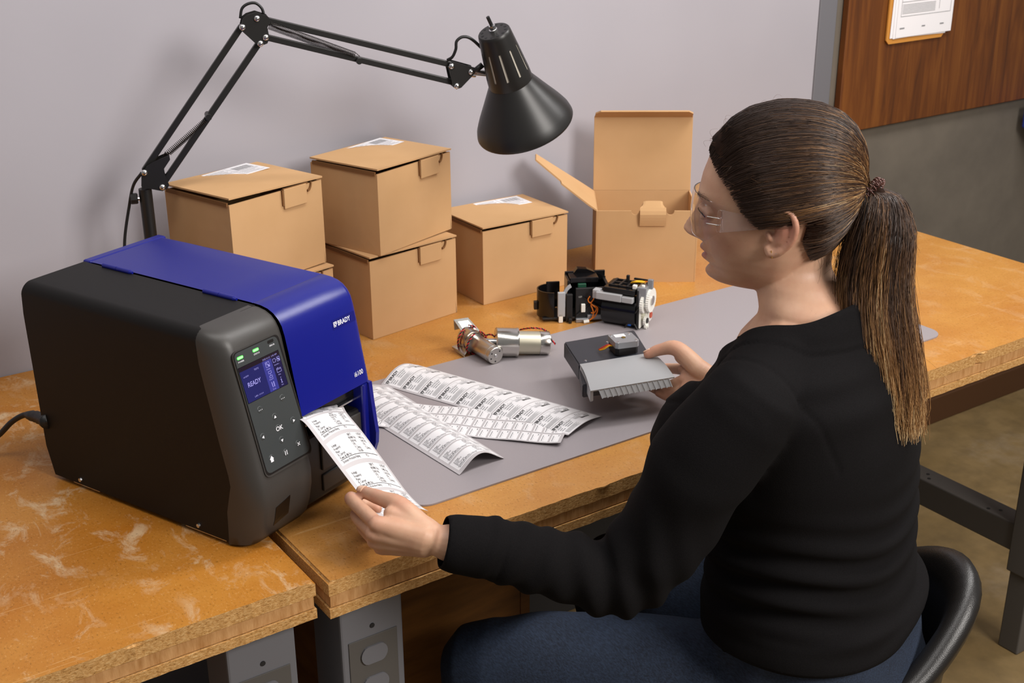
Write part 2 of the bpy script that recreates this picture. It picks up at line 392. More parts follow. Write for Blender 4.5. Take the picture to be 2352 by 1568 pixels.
# wooden storage units under the benches
_x = NT('brown_veneer'); f = _x.noise(5, 5, .6, stretch=(1.5, 1.5, 8)); _x.col(_x.ramp(f, [(.3, lin('6a4014')), (.7, lin('8c5a22'))])); _x.set(rough=.55); M['veneer'] = _x.m
def cabinet(label, x0, x1, y0, y1, z1):
    t = thing('storage_cabinet', label, 'cabinet', ((x0+x1)/2, (y0+y1)/2, 0))
    finish('side_panel', bx(x0, x0+.018, y0, y1, 0, z1, .001), M['veneer'], t, world=True)
    finish('side_panel', bx(x1-.018, x1, y0, y1, 0, z1, .001), M['veneer'], t, world=True)
    finish('top_panel', bx(x0+.018, x1-.018, y0, y1, z1-.018, z1, .001), M['veneer'], t, world=True)
    finish('back_panel', bx(x0+.018, x1-.018, y1-.012, y1, .0, z1-.018, .001), M['veneer'], t, world=True)
    finish('front_panel', bx(x0+.018, x1-.018, y0+.001, y0+.016, .0, z1-.018, .001), M['veneer'], t, world=True)
cabinet('brown wooden cabinet under the right workbench beside the grey outlet post', .705, 1.00, 1.42, 2.05, .735)
cabinet('brown wooden cabinet in shade under the left workbench', -.2, .34, 1.5, 2.05, .70)
bm = bmesh.new(); tube(bm, [on_z(488, 1568, .45), on_z(505, 1530, .52), on_z(514, 1500, .60), on_z(508, 1470, .68)+Vector((0, .02, 0))], .004, 8, 6); tag(finish('dangling_cable', bm, M['black_wire'], smooth=True), 'black cable looping down in the shade under the left workbench', 'cable')
# ------------------------------------------------------------------ mat
def rounded(x0, x1, y0, y1, r, n=8):
    out = []
    for cx, cy, a0 in ((x1-r, y1-r, 0), (x0+r, y1-r, PI/2), (x0+r, y0+r, PI), (x1-r, y0+r, 3*PI/2)):
        for k in range(n+1): a = a0+PI/2*k/n; out.append((cx+r*math.cos(a), cy+r*math.sin(a)))
    return out
bm = bmesh.new(); prism(bm, rounded(.748, 1.862, 1.330, 1.742, .03), TZ+.0003, TZ+.0028); tag(finish('work_mat', bm, M['mat']), 'long flat grey rubber mat lying on the workbench under the label strips', 'mat')
# ------------------------------------------------------------------ label printer
PA = math.radians(22.5)
PO = Vector((.367, 1.716, TZ+.0006))
prt = thing('label_printer', 'large blue and black label printer on the orange workbench with a lit screen', 'printer', PO, PA)
def L(v, u, z): return Vector((v, -u, z))          # v across, u towards the front, z up
def interp(tab, z):
    tab = sorted(tab); 
    if z <= tab[0][0]: return tab[0][1]
    for (a, b), (c, d) in zip(tab, tab[1:]):
        if z <= c: return b+(d-b)*(z-a)/(c-a) if c > a else d
    return tab[-1][1]
REAR = [(.0, .013), (.018, -.002), (.268, -.007), (.296, 0)]
LFR = [(.003, .352), (.031, .349), (.096, .366), (.113, .360), (.267, .327), (.298, .330)]
def sec_left():
    s = [(0.0, .006), (0, .05), (0, .09), (0, .105), (0, .15), (0, .20), (0, .25), (0, .279)]
    for k in range(1, 9): a = PI/2*k/8; s.append((.015-.015*math.cos(a), .279+.0165*math.sin(a)))
    s += [(.03, .2957), (.05, .2958), (.08, .296), (.1055, .296)]
    return s
bm = bmesh.new(); S_ = sec_left(); NU = 12; V = []
for (v, z) in S_:
    a, b = interp(REAR, z), interp(LFR, z)
    V.append([bm.verts.new(L(v, a+(b-a)*j/NU, z)) for j in range(NU+1)])
for i in range(len(V)-1):
    for j in range(NU): bm.faces.new((V[i][j], V[i][j+1], V[i+1][j+1], V[i+1][j]))
# back and bottom closing
bk = [V[i][0] for i in range(len(V))]; c1 = bm.verts.new(L(.1055, .01, .006)); bm.faces.new(bk+[c1])
bmesh.ops.recalc_face_normals(bm, faces=bm.faces)
finish('side_cover', bm, M['navy_metal'], prt, smooth=True, angle=30)
finish('chassis', bx(.004, .243, -.345, -.012, .007, .285, .004), M['gloss_black'], prt)
for (v, u) in ((.02, .05), (.02, .31), (.22, .05), (.22, .33)): bm = bmesh.new(); cyl(bm, L(v, u, 0), L(v, u, .009), .012); finish('foot', bm, M['black_wire'], prt)
for y0, y1 in ((-.10, -.045), (-.345, -.27)): finish('base_flange', bx(.002, .02, y0, y1, .003, .0066), M['silver2'], prt)
for (u, z) in ((.064, .0135), (.298, .0135)):
    bm = bmesh.new(); cyl(bm, L(.001, u, z), L(-.0022, u, z), .0036, .0028, 14); cyl(bm, L(-.002, u, z), L(-.0024, u, z), .0012, n=6); finish('screw', bm, M['chrome'], prt)
for (u, z) in ((.052, .018), (.286, .018), (.371, .10), (.366, .125)):
    pass
# front profile F(t): u,z down the front
F = [(.322, .2962), (.336, .2958), (.3475, .2935), (.357, .289), (.3635, .2825), (.3682, .274), (.3716, .262), (.3758, .24), (.3912, .16), (.4017, .106), (.4062, .082), (.4055, .06), (.400, .035), (.393, .016), (.383, .004), (.36, .0015)]
def Fz(i): return F[i]
bm = bmesh.new(); NV = []
for i, (fu, fz) in enumerate(F):
    lu = interp(LFR, min(fz, .297)); row = []
    if i == 0: lu = .322
    else: lu = min(lu-.0005, fu)
    ang_ = PI/2*max(0, 1-i/6); v0 = .015-.015*math.cos(ang_) if i < 6 else 0; z0 = .279+.0166*math.sin(ang_) if i < 6 else min(fz+.003, .279-(i-6)*.004) if i < 8 else fz
    if i == 0: v0, z0 = .015, .2956
    ins = .024
    for k in range(9):
        a = PI/2*k/8; row.append(bm.verts.new(L(v0+ins*(1-math.cos(a)), lu+(fu-lu)*math.sin(a), z0+(fz-z0)*math.sin(a)**.8)))
    row.append(bm.verts.new(L(.06, fu, fz))); row.append(bm.verts.new(L(.1, fu, fz)))
    row.append(bm.verts.new(L(.1065, fu-.0015, fz-(.0015 if i < 6 else 0)))); row.append(bm.verts.new(L(.1075, fu-.006, fz-(.004 if i < 6 else 0)))); row.append(bm.verts.new(L(.1075, .34 if i > 3 else .31, fz-.004)))
    NV.append(row)
for A, B in zip(NV, NV[1:]):
    for k in range(len(A)-1): bm.faces.new((A[k], B[k], B[k+1], A[k+1]))
bmesh.ops.remove_doubles(bm, verts=bm.verts, dist=1e-6)
bmesh.ops.recalc_face_normals(bm, faces=bm.faces)
bez = finish('front_bezel', bm, M['bezel'], prt, smooth=True, angle=50)
# keypad plane frame: origin v=0,u=.371,z=.266 ; a across, b up the slope
d1 = Vector((0, -(.402-.371), .106-.266)).normalized()
PF = basis(L(0, .371, .266), (1, 0, 0), -d1)
def pf(a, b, h=0): return PF @ Vector((a/1000, b/1000, h/1000))
def slab(name, pts, h0, h1, mat, par, bev=0):
    bm = bmesh.new(); prism(bm, [(a/1000, b/1000) for a, b in pts], h0/1000, h1/1000, PF, bev/1000 if bev else 0); return finish(name, bm, mat, par)
def rnd(pts, r, n=5):
    out = []; N = len(pts)
    for i in range(N):
        p0, p, p1 = Vector(pts[i-1]), Vector(pts[i]), Vector(pts[(i+1) % N]); a = p+(p0-p).normalized()*r; b = p+(p1-p).normalized()*r
        for k in range(n+1):
            t = k/n; q = a*(1-t)**2+p*2*t*(1-t)+b*t*t; out.append((q.x, q.y))
    return out
rim = rnd([(16, 3.5), (99, 3.5), (113, -168), (25, -168)], 9)
slab('panel_rim', rim, .2, 1.6, M['bezel'], prt, .5)
slab('panel_shadow_gap', rnd([(17.2, 2.4), (98, 2.4), (112, -165.5), (26.4, -165.5)], 8), 1.2, 1.9, M['black_plastic'], prt)
kp = slab('keypad', rnd([(18.5, 1.2), (94.5, 1.2), (109, -163), (28, -163)], 8), 1.3, 2.3, M['panel'], prt, .2)
# the screen
sc = slab('screen', [(20, -17.5), (92, -17.5), (96, -65.5), (23.6, -65.5)], 2.2, 2.6, M['gloss_black'], kp)
def sk(a, b): return (a+(b+17.5)*-.08, b)          # panel lines flare with the keypad
def srect(par, name, a0, b0, a1, b1, mat, h):
    pts = [sk(a0, b0), sk(a1, b0), sk(a1, b1), sk(a0, b1)]; bm = bmesh.new(); prism(bm, [(p[0]/1000, p[1]/1000) for p in pts], h/1000, (h+.05)/1000, PF); return finish(name, bm, mat, par)
srect(sc, 'status_bar', 20.4, -18, 91.5, -23.4, M['scr_top'], 2.6)
srect(sc, 'main_pane', 20.4, -23.4, 60, -65, M['scr'], 2.6)
srect(sc, 'menu_column', 60, -23.4, 76, -65, M['scr_mid'], 2.6)
srect(sc, 'menu_column', 76, -23.4, 91.5, -65, M['scr_dark'], 2.6)
p = Print()
mm = .001
def ptx(s, a, b, size, **k): a, b = sk(a, b); p.text(s, a*mm, b*mm, size*mm, **k)
ptx('READY', 27, -46, 8.6, bold=.01, squeeze=.86); ptx('TEST2', 44, -29, 3.1); ptx('v6.0200', 24, -32.5, 2.9); ptx('LAN : 0.0.0.0', 33, -61.5, 2.9)
ptx('2025-01-21  2:45 AM', 61.5, -22.4, 3.0)
for s_, a, b in (('Setting', 63.4, -36), ('Interface', 78.2, -35), ('Data/IF', 63.6, -50), ('Files', 80.5, -49), ('Tools', 64.5, -63.6), ('Info', 81, -63)): ptx(s_, a, b, 2.5)
def pr(a0, b0, a1, b1, t=.45):
    a0, b0 = sk(a0, b0); a1, b1 = sk(a1, b1); d = Vector((a1-a0, b1-b0)); n_ = Vector((-d.y, d.x)).normalized()*t/2
    p.poly([((a0+n_.x)*mm, (b0+n_.y)*mm), ((a0-n_.x)*mm, (b0-n_.y)*mm), ((a1-n_.x)*mm, (b1-n_.y)*mm), ((a1+n_.x)*mm, (b1+n_.y)*mm)])
def pbox(a0, b0, a1, b1): pr(a0, b0, a1, b0); pr(a1, b0, a1, b1); pr(a1, b1, a0, b1); pr(a0, b1, a0, b0)
pbox(64.5, -26, 71, -32.5); pbox(65.5, -27, 67.6, -29); pr(68, -29.5, 70.4, -32, 1.6); pbox(78, -26, 82.5, -30.5); pr(83, -28.5, 84.5, -28.5); pbox(85.5, -25.5, 90, -31); pr(86.5, -27, 89.3, -30, 1.5)
pbox(65.5, -38.5, 70.5, -41.5); pr(68, -41.5, 68, -44.5); pbox(65.5, -44.5, 70.5, -47); pbox(80, -40, 87.5, -45); pr(80, -40, 83, -38.6); pr(80, -41.3, 87, -41.3)
pr(66, -53, 66.4, -60, 1.); pr(69.5, -53, 69.3, -60, 1.3); pr(83, -54.5, 83, -59.5, 1.); pr(83, -52, 83, -53, 1.1); pr(81.6, -59.5, 84.4, -59.5, .6); pr(81.8, -54.8, 83, -54.8, .6)
p.make('screen_text', lambda a, b: PF @ Vector((a, b, .00273)), M['scr_txt'], sc)
for (a, b) in ((27.7, -6), (55.2, -5.2)):
    o = slab('status_light', rnd([(a-5.2, b+1.9), (a+5.2, b+1.9), (a+5.2, b-1.9), (a-5.2, b-1.9)], 1.85), 2.2, 2.7, M['led'], kp)
    slab('light_core', rnd([(a-4.6, b+1.3), (a+4.6, b+1.3), (a+4.6, b-1.3), (a-4.6, b-1.3)], 1.25), 2.7, 2.8, M['led_core'], o)
slab('status_light', rnd([(77, -1), (88, -1), (88, -5), (77, -5)], 1.8), 2.2, 2.4, M['black_plastic'], kp)
p = Print()
for s_, a, b in (('POWER', 23, -12), ('STATUS', 50.5, -11), ('ERROR', 79, -9.2)): p.text(s_, a*mm, b*mm, .0029, bold=.012)
def tri(a, b, r, ang):
    p.poly([((a+r*math.cos(ang+q))*mm, (b+r*math.sin(ang+q))*mm) for q in (0, 2*PI/3, 4*PI/3)])
keys = [(39.8, -79), (80.6, -78.6), (61.2, -96.7), (90.3, -113), (62.6, -112.8), (34.5, -113.4), (63.8, -129.5), (90.2, -145.2), (65.5, -147.7), (40.5, -145)]
for a, b in keys[:2]:
    for d_ in (-2.6, 0, 2.6):
        p.poly([((a+1+d_+.55*math.cos(q*PI/4))*mm, (b-1+.55*math.sin(q*PI/4))*mm) for q in range(8)])
tri(61.7, -97.6, 2.5, PI/2); tri(91.4, -114, 2.5, 0); tri(35, -114.4, 2.5, PI); tri(64.5, -130.5, 2.5, -PI/2)
p.text('OK', .0583, -.1165, .0082, bold=.014)
for s_ in (1, -1):
    p.poly([((90.8+x*math.cos(s_*PI/4)-y*math.sin(s_*PI/4))*mm, (-146.2+x*math.sin(s_*PI/4)+y*math.cos(s_*PI/4))*mm) for x, y in ((-3, -.5), (3, -.5), (3, .5), (-3, .5))])
for d_ in (-1.8, 1.3): p.rect((66+d_)*mm, -.1515, (67.1+d_)*mm, -.1455)
p.poly([(x*mm, y*mm) for x, y in ((38, -150.5), (38, -146.6), (36.6, -146.6), (40.4, -142), (44, -146.6), (43, -146.6), (43, -150.5))])
p.make('keypad_print', lambda a, b: PF @ Vector((a, b, .00255)), M['whiteink'], kp)
for a, b in keys:
    bm = bmesh.new(); lathe(bm, [(.0046, 0), (.0044, .00025), (.0030, .0002), (.0001, .00005)], 20, PF @ Matrix.Translation((a*mm, b*mm, .00225))); finish('button', bm, M['panel'], kp, smooth=True)
def fz_u(z): return interp([(zz, uu) for uu, zz in F[5:]], z)
bm = bmesh.new(); shell(bm, lambda s_, t_: L(.037+.026*s_, fz_u(.030+.029*t_-.004*(1-s_)+.003*s_)+.0006, .030+.029*t_-.004*(1-s_)+.003*s_), 4, 8, -.0005); bmesh.ops.recalc_face_normals(bm, faces=bm.faces); finish('port_cover', bm, M['gloss_black'], prt)
# blue hinged lid: top, bull-nose front
FB = [(.010, .2965), (.060, .2972), (.150, .2972), (.250, .2972), (.3205, .2972), (.322, .2966), (.3235, .2972), (.337, .2966), (.3485, .2942), (.358, .2896), (.3655, .2828), (.3708, .2745), (.3745, .262), (.379, .24), (.386, .20), (.3935, .160), (.3945, .153)]
def vr(u, z): return .2515+(.0 if z > .25 else .0)
bm = bmesh.new(); R_ = []
for i, (u, z) in enumerate(FB):
    row = [bm.verts.new(L(v, u, z)) for v in (.108, .15, .2, .240)]
    nx_, nz_ = (0, 1) if i < 7 else (math.sin(min(1, (i-6)/6)*PI/2), math.cos(min(1, (i-6)/6)*PI/2))
    for k in range(1, 6):
        a = PI/2*k/5; row.append(bm.verts.new(L(.240+.0115*math.sin(a), u-nx_*.0115*(1-math.cos(a)), z-nz_*.0115*(1-math.cos(a)))))
    R_.append(row)
for A, B in zip(R_, R_[1:]):
    for k in range(len(A)-1): bm.faces.new((A[k], B[k], B[k+1], A[k+1]))
rt = [r_[-1] for r_ in R_]
low = [bm.verts.new(L(.2515, u-(.0 if i < 13 else .02), .12 if i < 13 else v_.co.z)) for i, ((u, z), v_) in enumerate(zip(FB, rt))]
for i in range(12): bm.faces.new((rt[i], rt[i+1], low[i+1], low[i]))
bot = [bm.verts.new(L(v.co.x, .34, .158)) for v in R_[-1]]
for k in range(len(bot)-1): bm.faces.new((R_[-1][k], R_[-1][k+1], bot[k+1], bot[k]))
bmesh.ops.recalc_face_normals(bm, faces=bm.faces)
lid = finish('lid', bm, M['blue'], prt, smooth=True, angle=40)
# rear blue strip before the hinge line
bm = bmesh.new(); prism(bm, [(.108, .014), (.2515, .014), (.2515, -.007), (.246, -.0075)][::-1]+[], 0, .01); bm.free()
bm = bmesh.new(); box(bm, .1085, .2515, -.0085, .008, .262, .2968, .003); finish('rear_cover', bm, M['blue'], prt)
finish('front_skirt', bx(.234, .2515, -.392, -.33, .04, .15, .003), M['blue'], prt)
bm = bmesh.new()
pts = [(.30, .155), (.3945, .150), (.3975, .12), (.4035, .075), (.402, .058), (.395, .040), (.30, .035)]
prism(bm, [(a, b) for a, b in pts], .2445, .2515, Matrix(((0, 0, 1, 0), (-1, 0, 0, 0), (0, 1, 0, 0), (0, 0, 0, 1)))); bmesh.ops.recalc_face_normals(bm, faces=bm.faces)
finish('side_flange', bm, M['blue'], prt)
for u0 in (.041, .238):
    bm = bmesh.new(); cyl(bm, L(.1055, u0, .2975), L(.1055, u0+.028, .2975), .0036, n=14); cyl(bm, L(.1055, u0+.0285, .2975), L(.1055, u0+.054, .2975), .0036, n=14); cyl(bm, L(.1055, u0+.054, .2975), L(.1055, u0+.059, .2975), .0036, .0018, n=14)
    finish('hinge', bm, M['blue'], prt, smooth=True, angle=40)
# logo and model number on the lid front
def lidp(a, b, h=.0003):      # a = v in metres, b = height along the keypad slope (same plane as pf)
    return PF @ Vector((a, b, h+.0022+(.0001)))
u_at = lambda z: interp([(zz, uu) for uu, zz in FB[11:]], z)
def lidsurf(a, b, h=.0004):
    q = PF @ Vector((a, b, 0)); return L(a, u_at(q.z)+h, q.z)
bm = bmesh.new(); grid(bm, lambda s, t: lidsurf(.1965+.046*s, -.0255+.0135*t, .0003), 4, 4); finish('logo_plate', bm, plain('deep_blue_print', '10146a', .3), lid)
def brady(pr, x, y, h, reg=True, t=None):
    """emblem square with ring and a spaced wordmark, cap height h"""
    pr.rect(x, y, x+h*.12, y+h); pr.rect(x+h*.12, y+h*.88, x+h, y+h); pr.rect(x+h*.12, y, x+h*.7, y+h*.1); pr.rect(x+h*.82, y+h*.5, x+h, y+h*.88)
    pr.ring(x+h*.5, y+h*.5, h*.34, h*.17, 14)
    pr.rect(x+h*.12, y+h*.42, x+h*.2, y+h*.58)
    pr.text('BRADY', x+h*1.2, y+h*.02, h*1.36, bold=.02, squeeze=.86)
    if reg: pr.ring(x+h*5.5, y+h*.1, h*.1, h*.04, 8)
p = Print(); brady(p, .1985, -.0220, .0068, reg=False); p.text('i6100', .2185, -.1005, .0098, bold=.004, squeeze=.84)
p.make('logo_print', lambda a, b: lidsurf(a, b, .0006), M['whiteink'], lid)
# front recess below the lid: dark inner front, tear bar, lower black door
finish('inner_front', bx(.108, .2445, -.375, -.33, .128, .157, .003), M['gloss_black'], prt)
finish('tear_bar', bx(.110, .238, -.381, -.372, .126, .1295, .0008), M['chrome'], prt)
bm = bmesh.new(); box(bm, .1085, .243, -.383, -.33, .010, .112, .005); dr = finish('lower_door', bm, M['black_plastic'], prt)
finish('door_panel', bx(.150, .235, -.386, -.3825, .052, .107, .0015), M['bezel'], dr); finish('door_panel', bx(.15, .235, -.3855, -.3825, .02, .045, .0014), M['bezel'], dr)
p = Print()
for k, x in enumerate((.128, .155)):
    for j in range(3): p.rect(x+.001*j, .148-.0035*j, x+.014-.001*j, .1492-.0035*j)
    p.ring(x+.006, .1527, .002, .0008, 10)
p.make('warning_print', lambda a, b: L(a, .3756, b-.008), M['greyink'], prt)
# power cord at the back
cordpts = [PO+Matrix.Rotation(PA, 3, 'Z') @ L(.03, -.003, .075), on_z(85, 962, TZ+.075), on_z(60, 956, TZ+.07), on_z(28, 972, TZ+.055), on_z(-10, 1010, TZ+.03), on_z(-60, 1070, TZ+.006)]
cordpts = [on_z(110, 968, TZ+.09), on_z(88, 958, TZ+.085), on_z(60, 952, TZ+.08), on_z(28, 968, TZ+.065), on_z(-12, 1006, TZ+.035), on_z(-80, 1040, TZ+.006)]
bm = bmesh.new(); tube(bm, cordpts, .0042, 10, 8); cord = finish('cord_wire', bm, M['black_wire'], prt, smooth=True, world=True)
bm = bmesh.new(); tube(bm, cordpts[:3], .008, 14, 6, rs=[.011, .011, .0085, .0095, .0085, .0095, .0078, .0088, .0075, .0082, .007, .006, .0045]); finish('plug', bm, M['black_wire'], prt, smooth=True, world=True)

# ------------------------------------------------------------------ cardboard boxes
def label_sheet(par, x0, y0, z, rz, wd=.105, hh=.058):
    m = Matrix.Translation((x0, y0, z)) @ Matrix.Rotation(rz, 4, 'Z')
    lb = finish('address_label', xf(bx(0, wd, 0, hh, 0, .0004), m), M['paper'], par)
    p = Print(); 
    for k in range(5): p.rect(.004, .030+k*.005, .045-.004*(k % 2), .0312+k*.005)
    for k in range(14): p.rect(.058+k*.0028, .030, .058+k*.0028+(.0016 if k % 3 else .0008), .050)
    for k in range(4): p.rect(.055, .006+k*.005, .098-.006*(k % 3), .0072+k*.005)
    p.rect(.050, .002, .0508, .056); p.rect(.002, .026, .1, .0268)
    p.make('label_print', lambda a, b: m @ Vector((a, b, .0006)), M['greyink'], lb)
def carton(label, x, y, z, yaw, W=.202, D=.163, H=.153, lidgap=.0035, sheet=None, bulge=.002):
    t = thing('cardboard_box', label, 'box', (x, y, z), yaw, 'closed cardboard cartons at the wall')
    th = .003
    def wall(name, f, inw=1, n0=6, n1=6):
        bm = bmesh.new(); shell(bm, f, n0, n1, inw*th)
        bmesh.ops.recalc_face_normals(bm, faces=bm.faces); return finish(name, bm, M['card'], t)
    b = lambda s, q: bulge*math.sin(PI*s)*math.sin(PI*q)
    wall('side_wall', lambda s, q: Vector((0-b(s, q), D*s, .0005+(H-.006)*q)), 1)
    wall('side_wall', lambda s, q: Vector((W-th+b(s, q), D*s, .0005+(H-.006)*q)))
    wall('back_wall', lambda s, q: Vector((W*s, D-th, .0005+(H-.004)*q)))
    # front wall with a tuck slot: a tab held in a cut
    s0, s1, zt = .56, .86, H-.004
    cuts = [0, s0, s1, 1]
    wall('front_wall', lambda s, q: Vector((W*s, 0-b(s, q)*.5, .0005+(H-.005)*q)), -1)
    finish('bottom_flap', bx(.004, W-.004, .004, D-.004, .001, .004), M['card'], t)
    # lid: thin sheet with a folded front tab, raised a little at the left end
    bm = bmesh.new()
    def lf(s, q):
        lift = lidgap*(1-s)*(1-.3*q); return Vector((-.001+(W+.002)*s, -.002+(D+.002)*q, H-.001+lift+.0015*math.sin(PI*q)*math.sin(PI*s)))
    shell(bm, lf, 8, 8, .0028); bmesh.ops.recalc_face_normals(bm, faces=bm.faces)
    ld = finish('lid', bm, M['card'], t)
    bm = bmesh.new(); a, c = W*s0, W*(s1-.05)
    box(bm, a, c, -.0045, -.0015, H-.036, H-.002, .001); finish('tuck_tab', bm, M['card'], t)
    bm = bmesh.new()      # dark slit along the fold and the cut beside the tab
    box(bm, a-.001, c+.004, -.0038, -.0006, H-.0035, H-.0012); box(bm, a-.0032, a-.0002, -.0036, -.0004, H-.030, H-.003)
    pts = [(c+.004+.010*math.cos(q), H-.002+.016*math.sin(q)) for q in [-PI/2*k/6 for k in range(7)]]
    pts2 = [(c+.004+.0075*math.cos(q), H-.002+.0125*math.sin(q)) for q in [-PI/2*k/6 for k in range(7)]][::-1]
    prism(bm, pts+pts2, .0004, .0032, Matrix(((1, 0, 0, 0), (0, 0, -1, 0), (0, 1, 0, 0), (0, 0, 0, 1))))
    finish('slot_cut', bm, M['card_cut_shade'], t)
    bm = bmesh.new(); box(bm, -.0022, .0012, .004, D-.006, H-.0075, H-.0008); finish('edge_shadow_gap', bm, M['card_cut_shade'], t)  # solid dark strip: shade below the lid edge put into colour
    if sheet: label_sheet(ld, *sheet)
    return t
R = math.radians
carton('bottom cardboard carton of the left stack, almost hidden behind the printer', .735, 1.868, TZ, R(15), sheet=None)
carton('closed cardboard carton with label on top, left stack behind the blue printer lid', .732, 1.872, TZ+.1575, R(17.5), lidgap=.006, sheet=(.075, .098, .1575, R(3)))
carton('cardboard carton at the bottom of the middle stack, beside the printer', .998, 1.911, TZ, R(9), D=.16, lidgap=.003)
carton('closed cardboard carton on top of the middle stack, address label near wall', 1.018, 1.905, TZ+.1575, R(19.5), D=.16, sheet=(.085, .095, .156, R(3)))
carton('single low cardboard carton with label, between middle stack and open box', 1.260, 1.945, TZ, R(.5), D=.155, lidgap=.0025, sheet=(.075, .092, .156, R(-2)))
# open box
def open_box():
    t = thing('cardboard_box', 'open cardboard carton with raised lid and side flap, leaning by the wall', 'box', (1.520, 1.928, TZ), R(-35.5))
    W, D, H, th = .204, .155, .150, .003
    finish('side_wall', bx(0, th, 0, D, 0, H, .0006), M['card'], t); finish('side_wall', bx(W-th, W, 0, D, 0, H, .0006), M['card'], t)
    finish('back_wall', bx(th, W-th, D-th, D, 0, H, .0006), M['card'], t); finish('bottom_flap', bx(th, W-th, th, D-th, 0, th), M['card'], t)
    # front wall with half round notches either side of the tab
    pts = [(th, 0), (W-th, 0), (W-th, H)]
    for c, sgn in ((.148, 1), (.078, 1)):
        pts += [(c+.010, H)]+[(c+.008*math.cos(a), H-.0085*math.sin(a)) for a in [PI*k/8 for k in range(9)]]+[(c-.010, H)]
    pts += [(th, H)]
    bm = bmesh.new(); prism(bm, pts, 0, th, Matrix(((1, 0, 0, 0), (0, 0, 1, 0), (0, 1, 0, 0), (0, 0, 0, 1)))); bmesh.ops.recalc_face_normals(bm, faces=bm.faces); fw_ = finish('front_wall', bm, M['card'], t)
    bm = bmesh.new()
    def tb(s, q):
        half = .026*(1-.30*max(0, q-.75)/.25*abs(2*s-1)**3); y = -.0015-.004*math.sin(PI*min(1, q*1.0))+.020*max(0, q-.55)
        return Vector((.113+(s-.5)*2*half, y, H-.030+.048*q - (.006*abs(2*s-1)**6 if q > .8 else 0)))
    shell(bm, tb, 10, 8, .0022); bmesh.ops.recalc_face_normals(bm, faces=bm.faces); finish('tuck_tab', bm, M['card'], t)
    # lid: rises from the back edge, leans back a little, folded lip at top
    m = Matrix.Translation((0, D, H)) @ Matrix.Rotation(R(-4), 4, 'X')
    bm = bmesh.new(); box(bm, 0, W, -.003, 0, 0, .155, .0006, mat=m); ld = finish('lid', bm, M['card'], t)
    m2 = m @ Matrix.Translation((0, 0, .155)) @ Matrix.Rotation(R(62), 4, 'X')
    bm = bmesh.new(); prism(bm, [(.001, 0), (W-.001, 0), (W-.002, .022), (W-.012, .034), (.012, .034), (.002, .022)], -.003, 0, m2 @ Matrix(((1, 0, 0, 0), (0, 0, 1, 0), (0, 1, 0, 0), (0, 0, 0, 1)))); bmesh.ops.recalc_face_normals(bm, faces=bm.faces); finish('lid_lip', bm, M['card'], ld)
    # left flap folded out to the left
    m3 = Matrix.Translation((.0, .0, H)) @ Matrix.Rotation(R(36), 4, 'Y')
    bm = bmesh.new(); prism(bm, [(0, .004), (.0, D-.006), (-.03, D-.012), (-.150, D-.045), (-.150, .062), (-.088, .036), (-.086, .018), (-.02, .004)], -.0015, .0015, m3); bmesh.ops.recalc_face_normals(bm, faces=bm.faces); finish('side_flap', bm, M['card'], t)
open_box()
# ------------------------------------------------------------------ swing arm lamp
LP0 = Vector((.637, 1.99, 0)); LDX = Vector((.951, -.31, 0)).normalized(); LN = Vector((-LDX.y, LDX.x, 0)) * -1   # LN points to the viewer
lamp = thing('desk_lamp', 'black spring arm desk lamp with cone shade behind the printer', 'lamp', (.637, 1.99, TZ))
def lp(px, py, h=0): return on_plane(px, py, LP0, LN) + LN*h
def lfin(name, bm, mat, par=lamp, smooth=False, angle=None): return finish(name, bm, mat, par, smooth=smooth, world=True, angle=angle)
top = lp(333, 433); base = Vector((top.x, top.y, TZ+.0005))
bm = bmesh.new(); cyl(bm, (top.x, top.y, TZ+.045), top+Vector((0, 0, .0)), .0105, n=20); lfin('pole', bm, M['lampblack'], smooth=True, angle=40)
bm = bmesh.new(); box(bm, top.x-.03, top.x+.03, top.y-.03, top.y+.03, TZ+.0005, TZ+.012, .003); cyl(bm, (top.x, top.y, TZ+.011), (top.x, top.y, TZ+.05), .016, n=20); lfin('clamp_base', bm, M['lampblack'])
k0 = lp(308, 456); bm = bmesh.new(); cyl(bm, lp(333, 457), k0, .0028, n=10); lfin('knob_stem', bm, M['chrome'])
bm = bmesh.new(); d = (k0-top); d.z = 0; d.normalize()
lathe(bm, [(.0001, -.006), (.0075, -.006)]+[(.009, -.0045), (.009, .0045), (.0075, .006), (.0001, .006)], 10, Matrix.Translation(k0) @ d.to_track_quat('Z', 'Y').to_matrix().to_4x4()); lfin('knob', bm, M['lampblack'])
def plate(name, pts, bolts, off=.012, par=lamp):
    for sgn in (1, -1):
        A = [lp(x, y, sgn*off) for x, y in pts]; bm = bmesh.new()
        a = [bm.verts.new(p) for p in A]; b = [bm.verts.new(p+LN*.0016) for p in A]; n = len(a)
        bm.faces.new(a); bm.faces.new(b[::-1])
        for i in range(n): bm.faces.new((a[i], b[i], b[(i+1) % n], a[(i+1) % n]))
        bmesh.ops.recalc_face_normals(bm, faces=bm.faces); pl = lfin(name, bm, M['lampblack'])
        if sgn > 0:
            for x, y in bolts:
                bm = bmesh.new(); lathe(bm, [(.0052, 0), (.005, .0015), (.0035, .0032), (.0001, .0036)], 14, basis(lp(x, y, off+.0016), LDX, Vector((0, 0, 1)), LN)); lfin('bolt', bm, M['chrome'], pl, smooth=True)
                bm = bmesh.new(); cyl(bm, lp(x, y, -off), lp(x, y, off), .0028, n=8); lfin('pivot_pin', bm, M['lampblack'], pl)
def bar(a, b, h, r=.0048):
    a, b = lp(*a, h), lp(*b, h); d = (b-a).normalized(); up = d.cross(LN).normalized()
    bm = bmesh.new(); box(bm, -r, r, -r, r, 0, (b-a).length, .001, mat=basis(a, up, LN, d)); return lfin('arm_bar', bm, M['lampblack'])
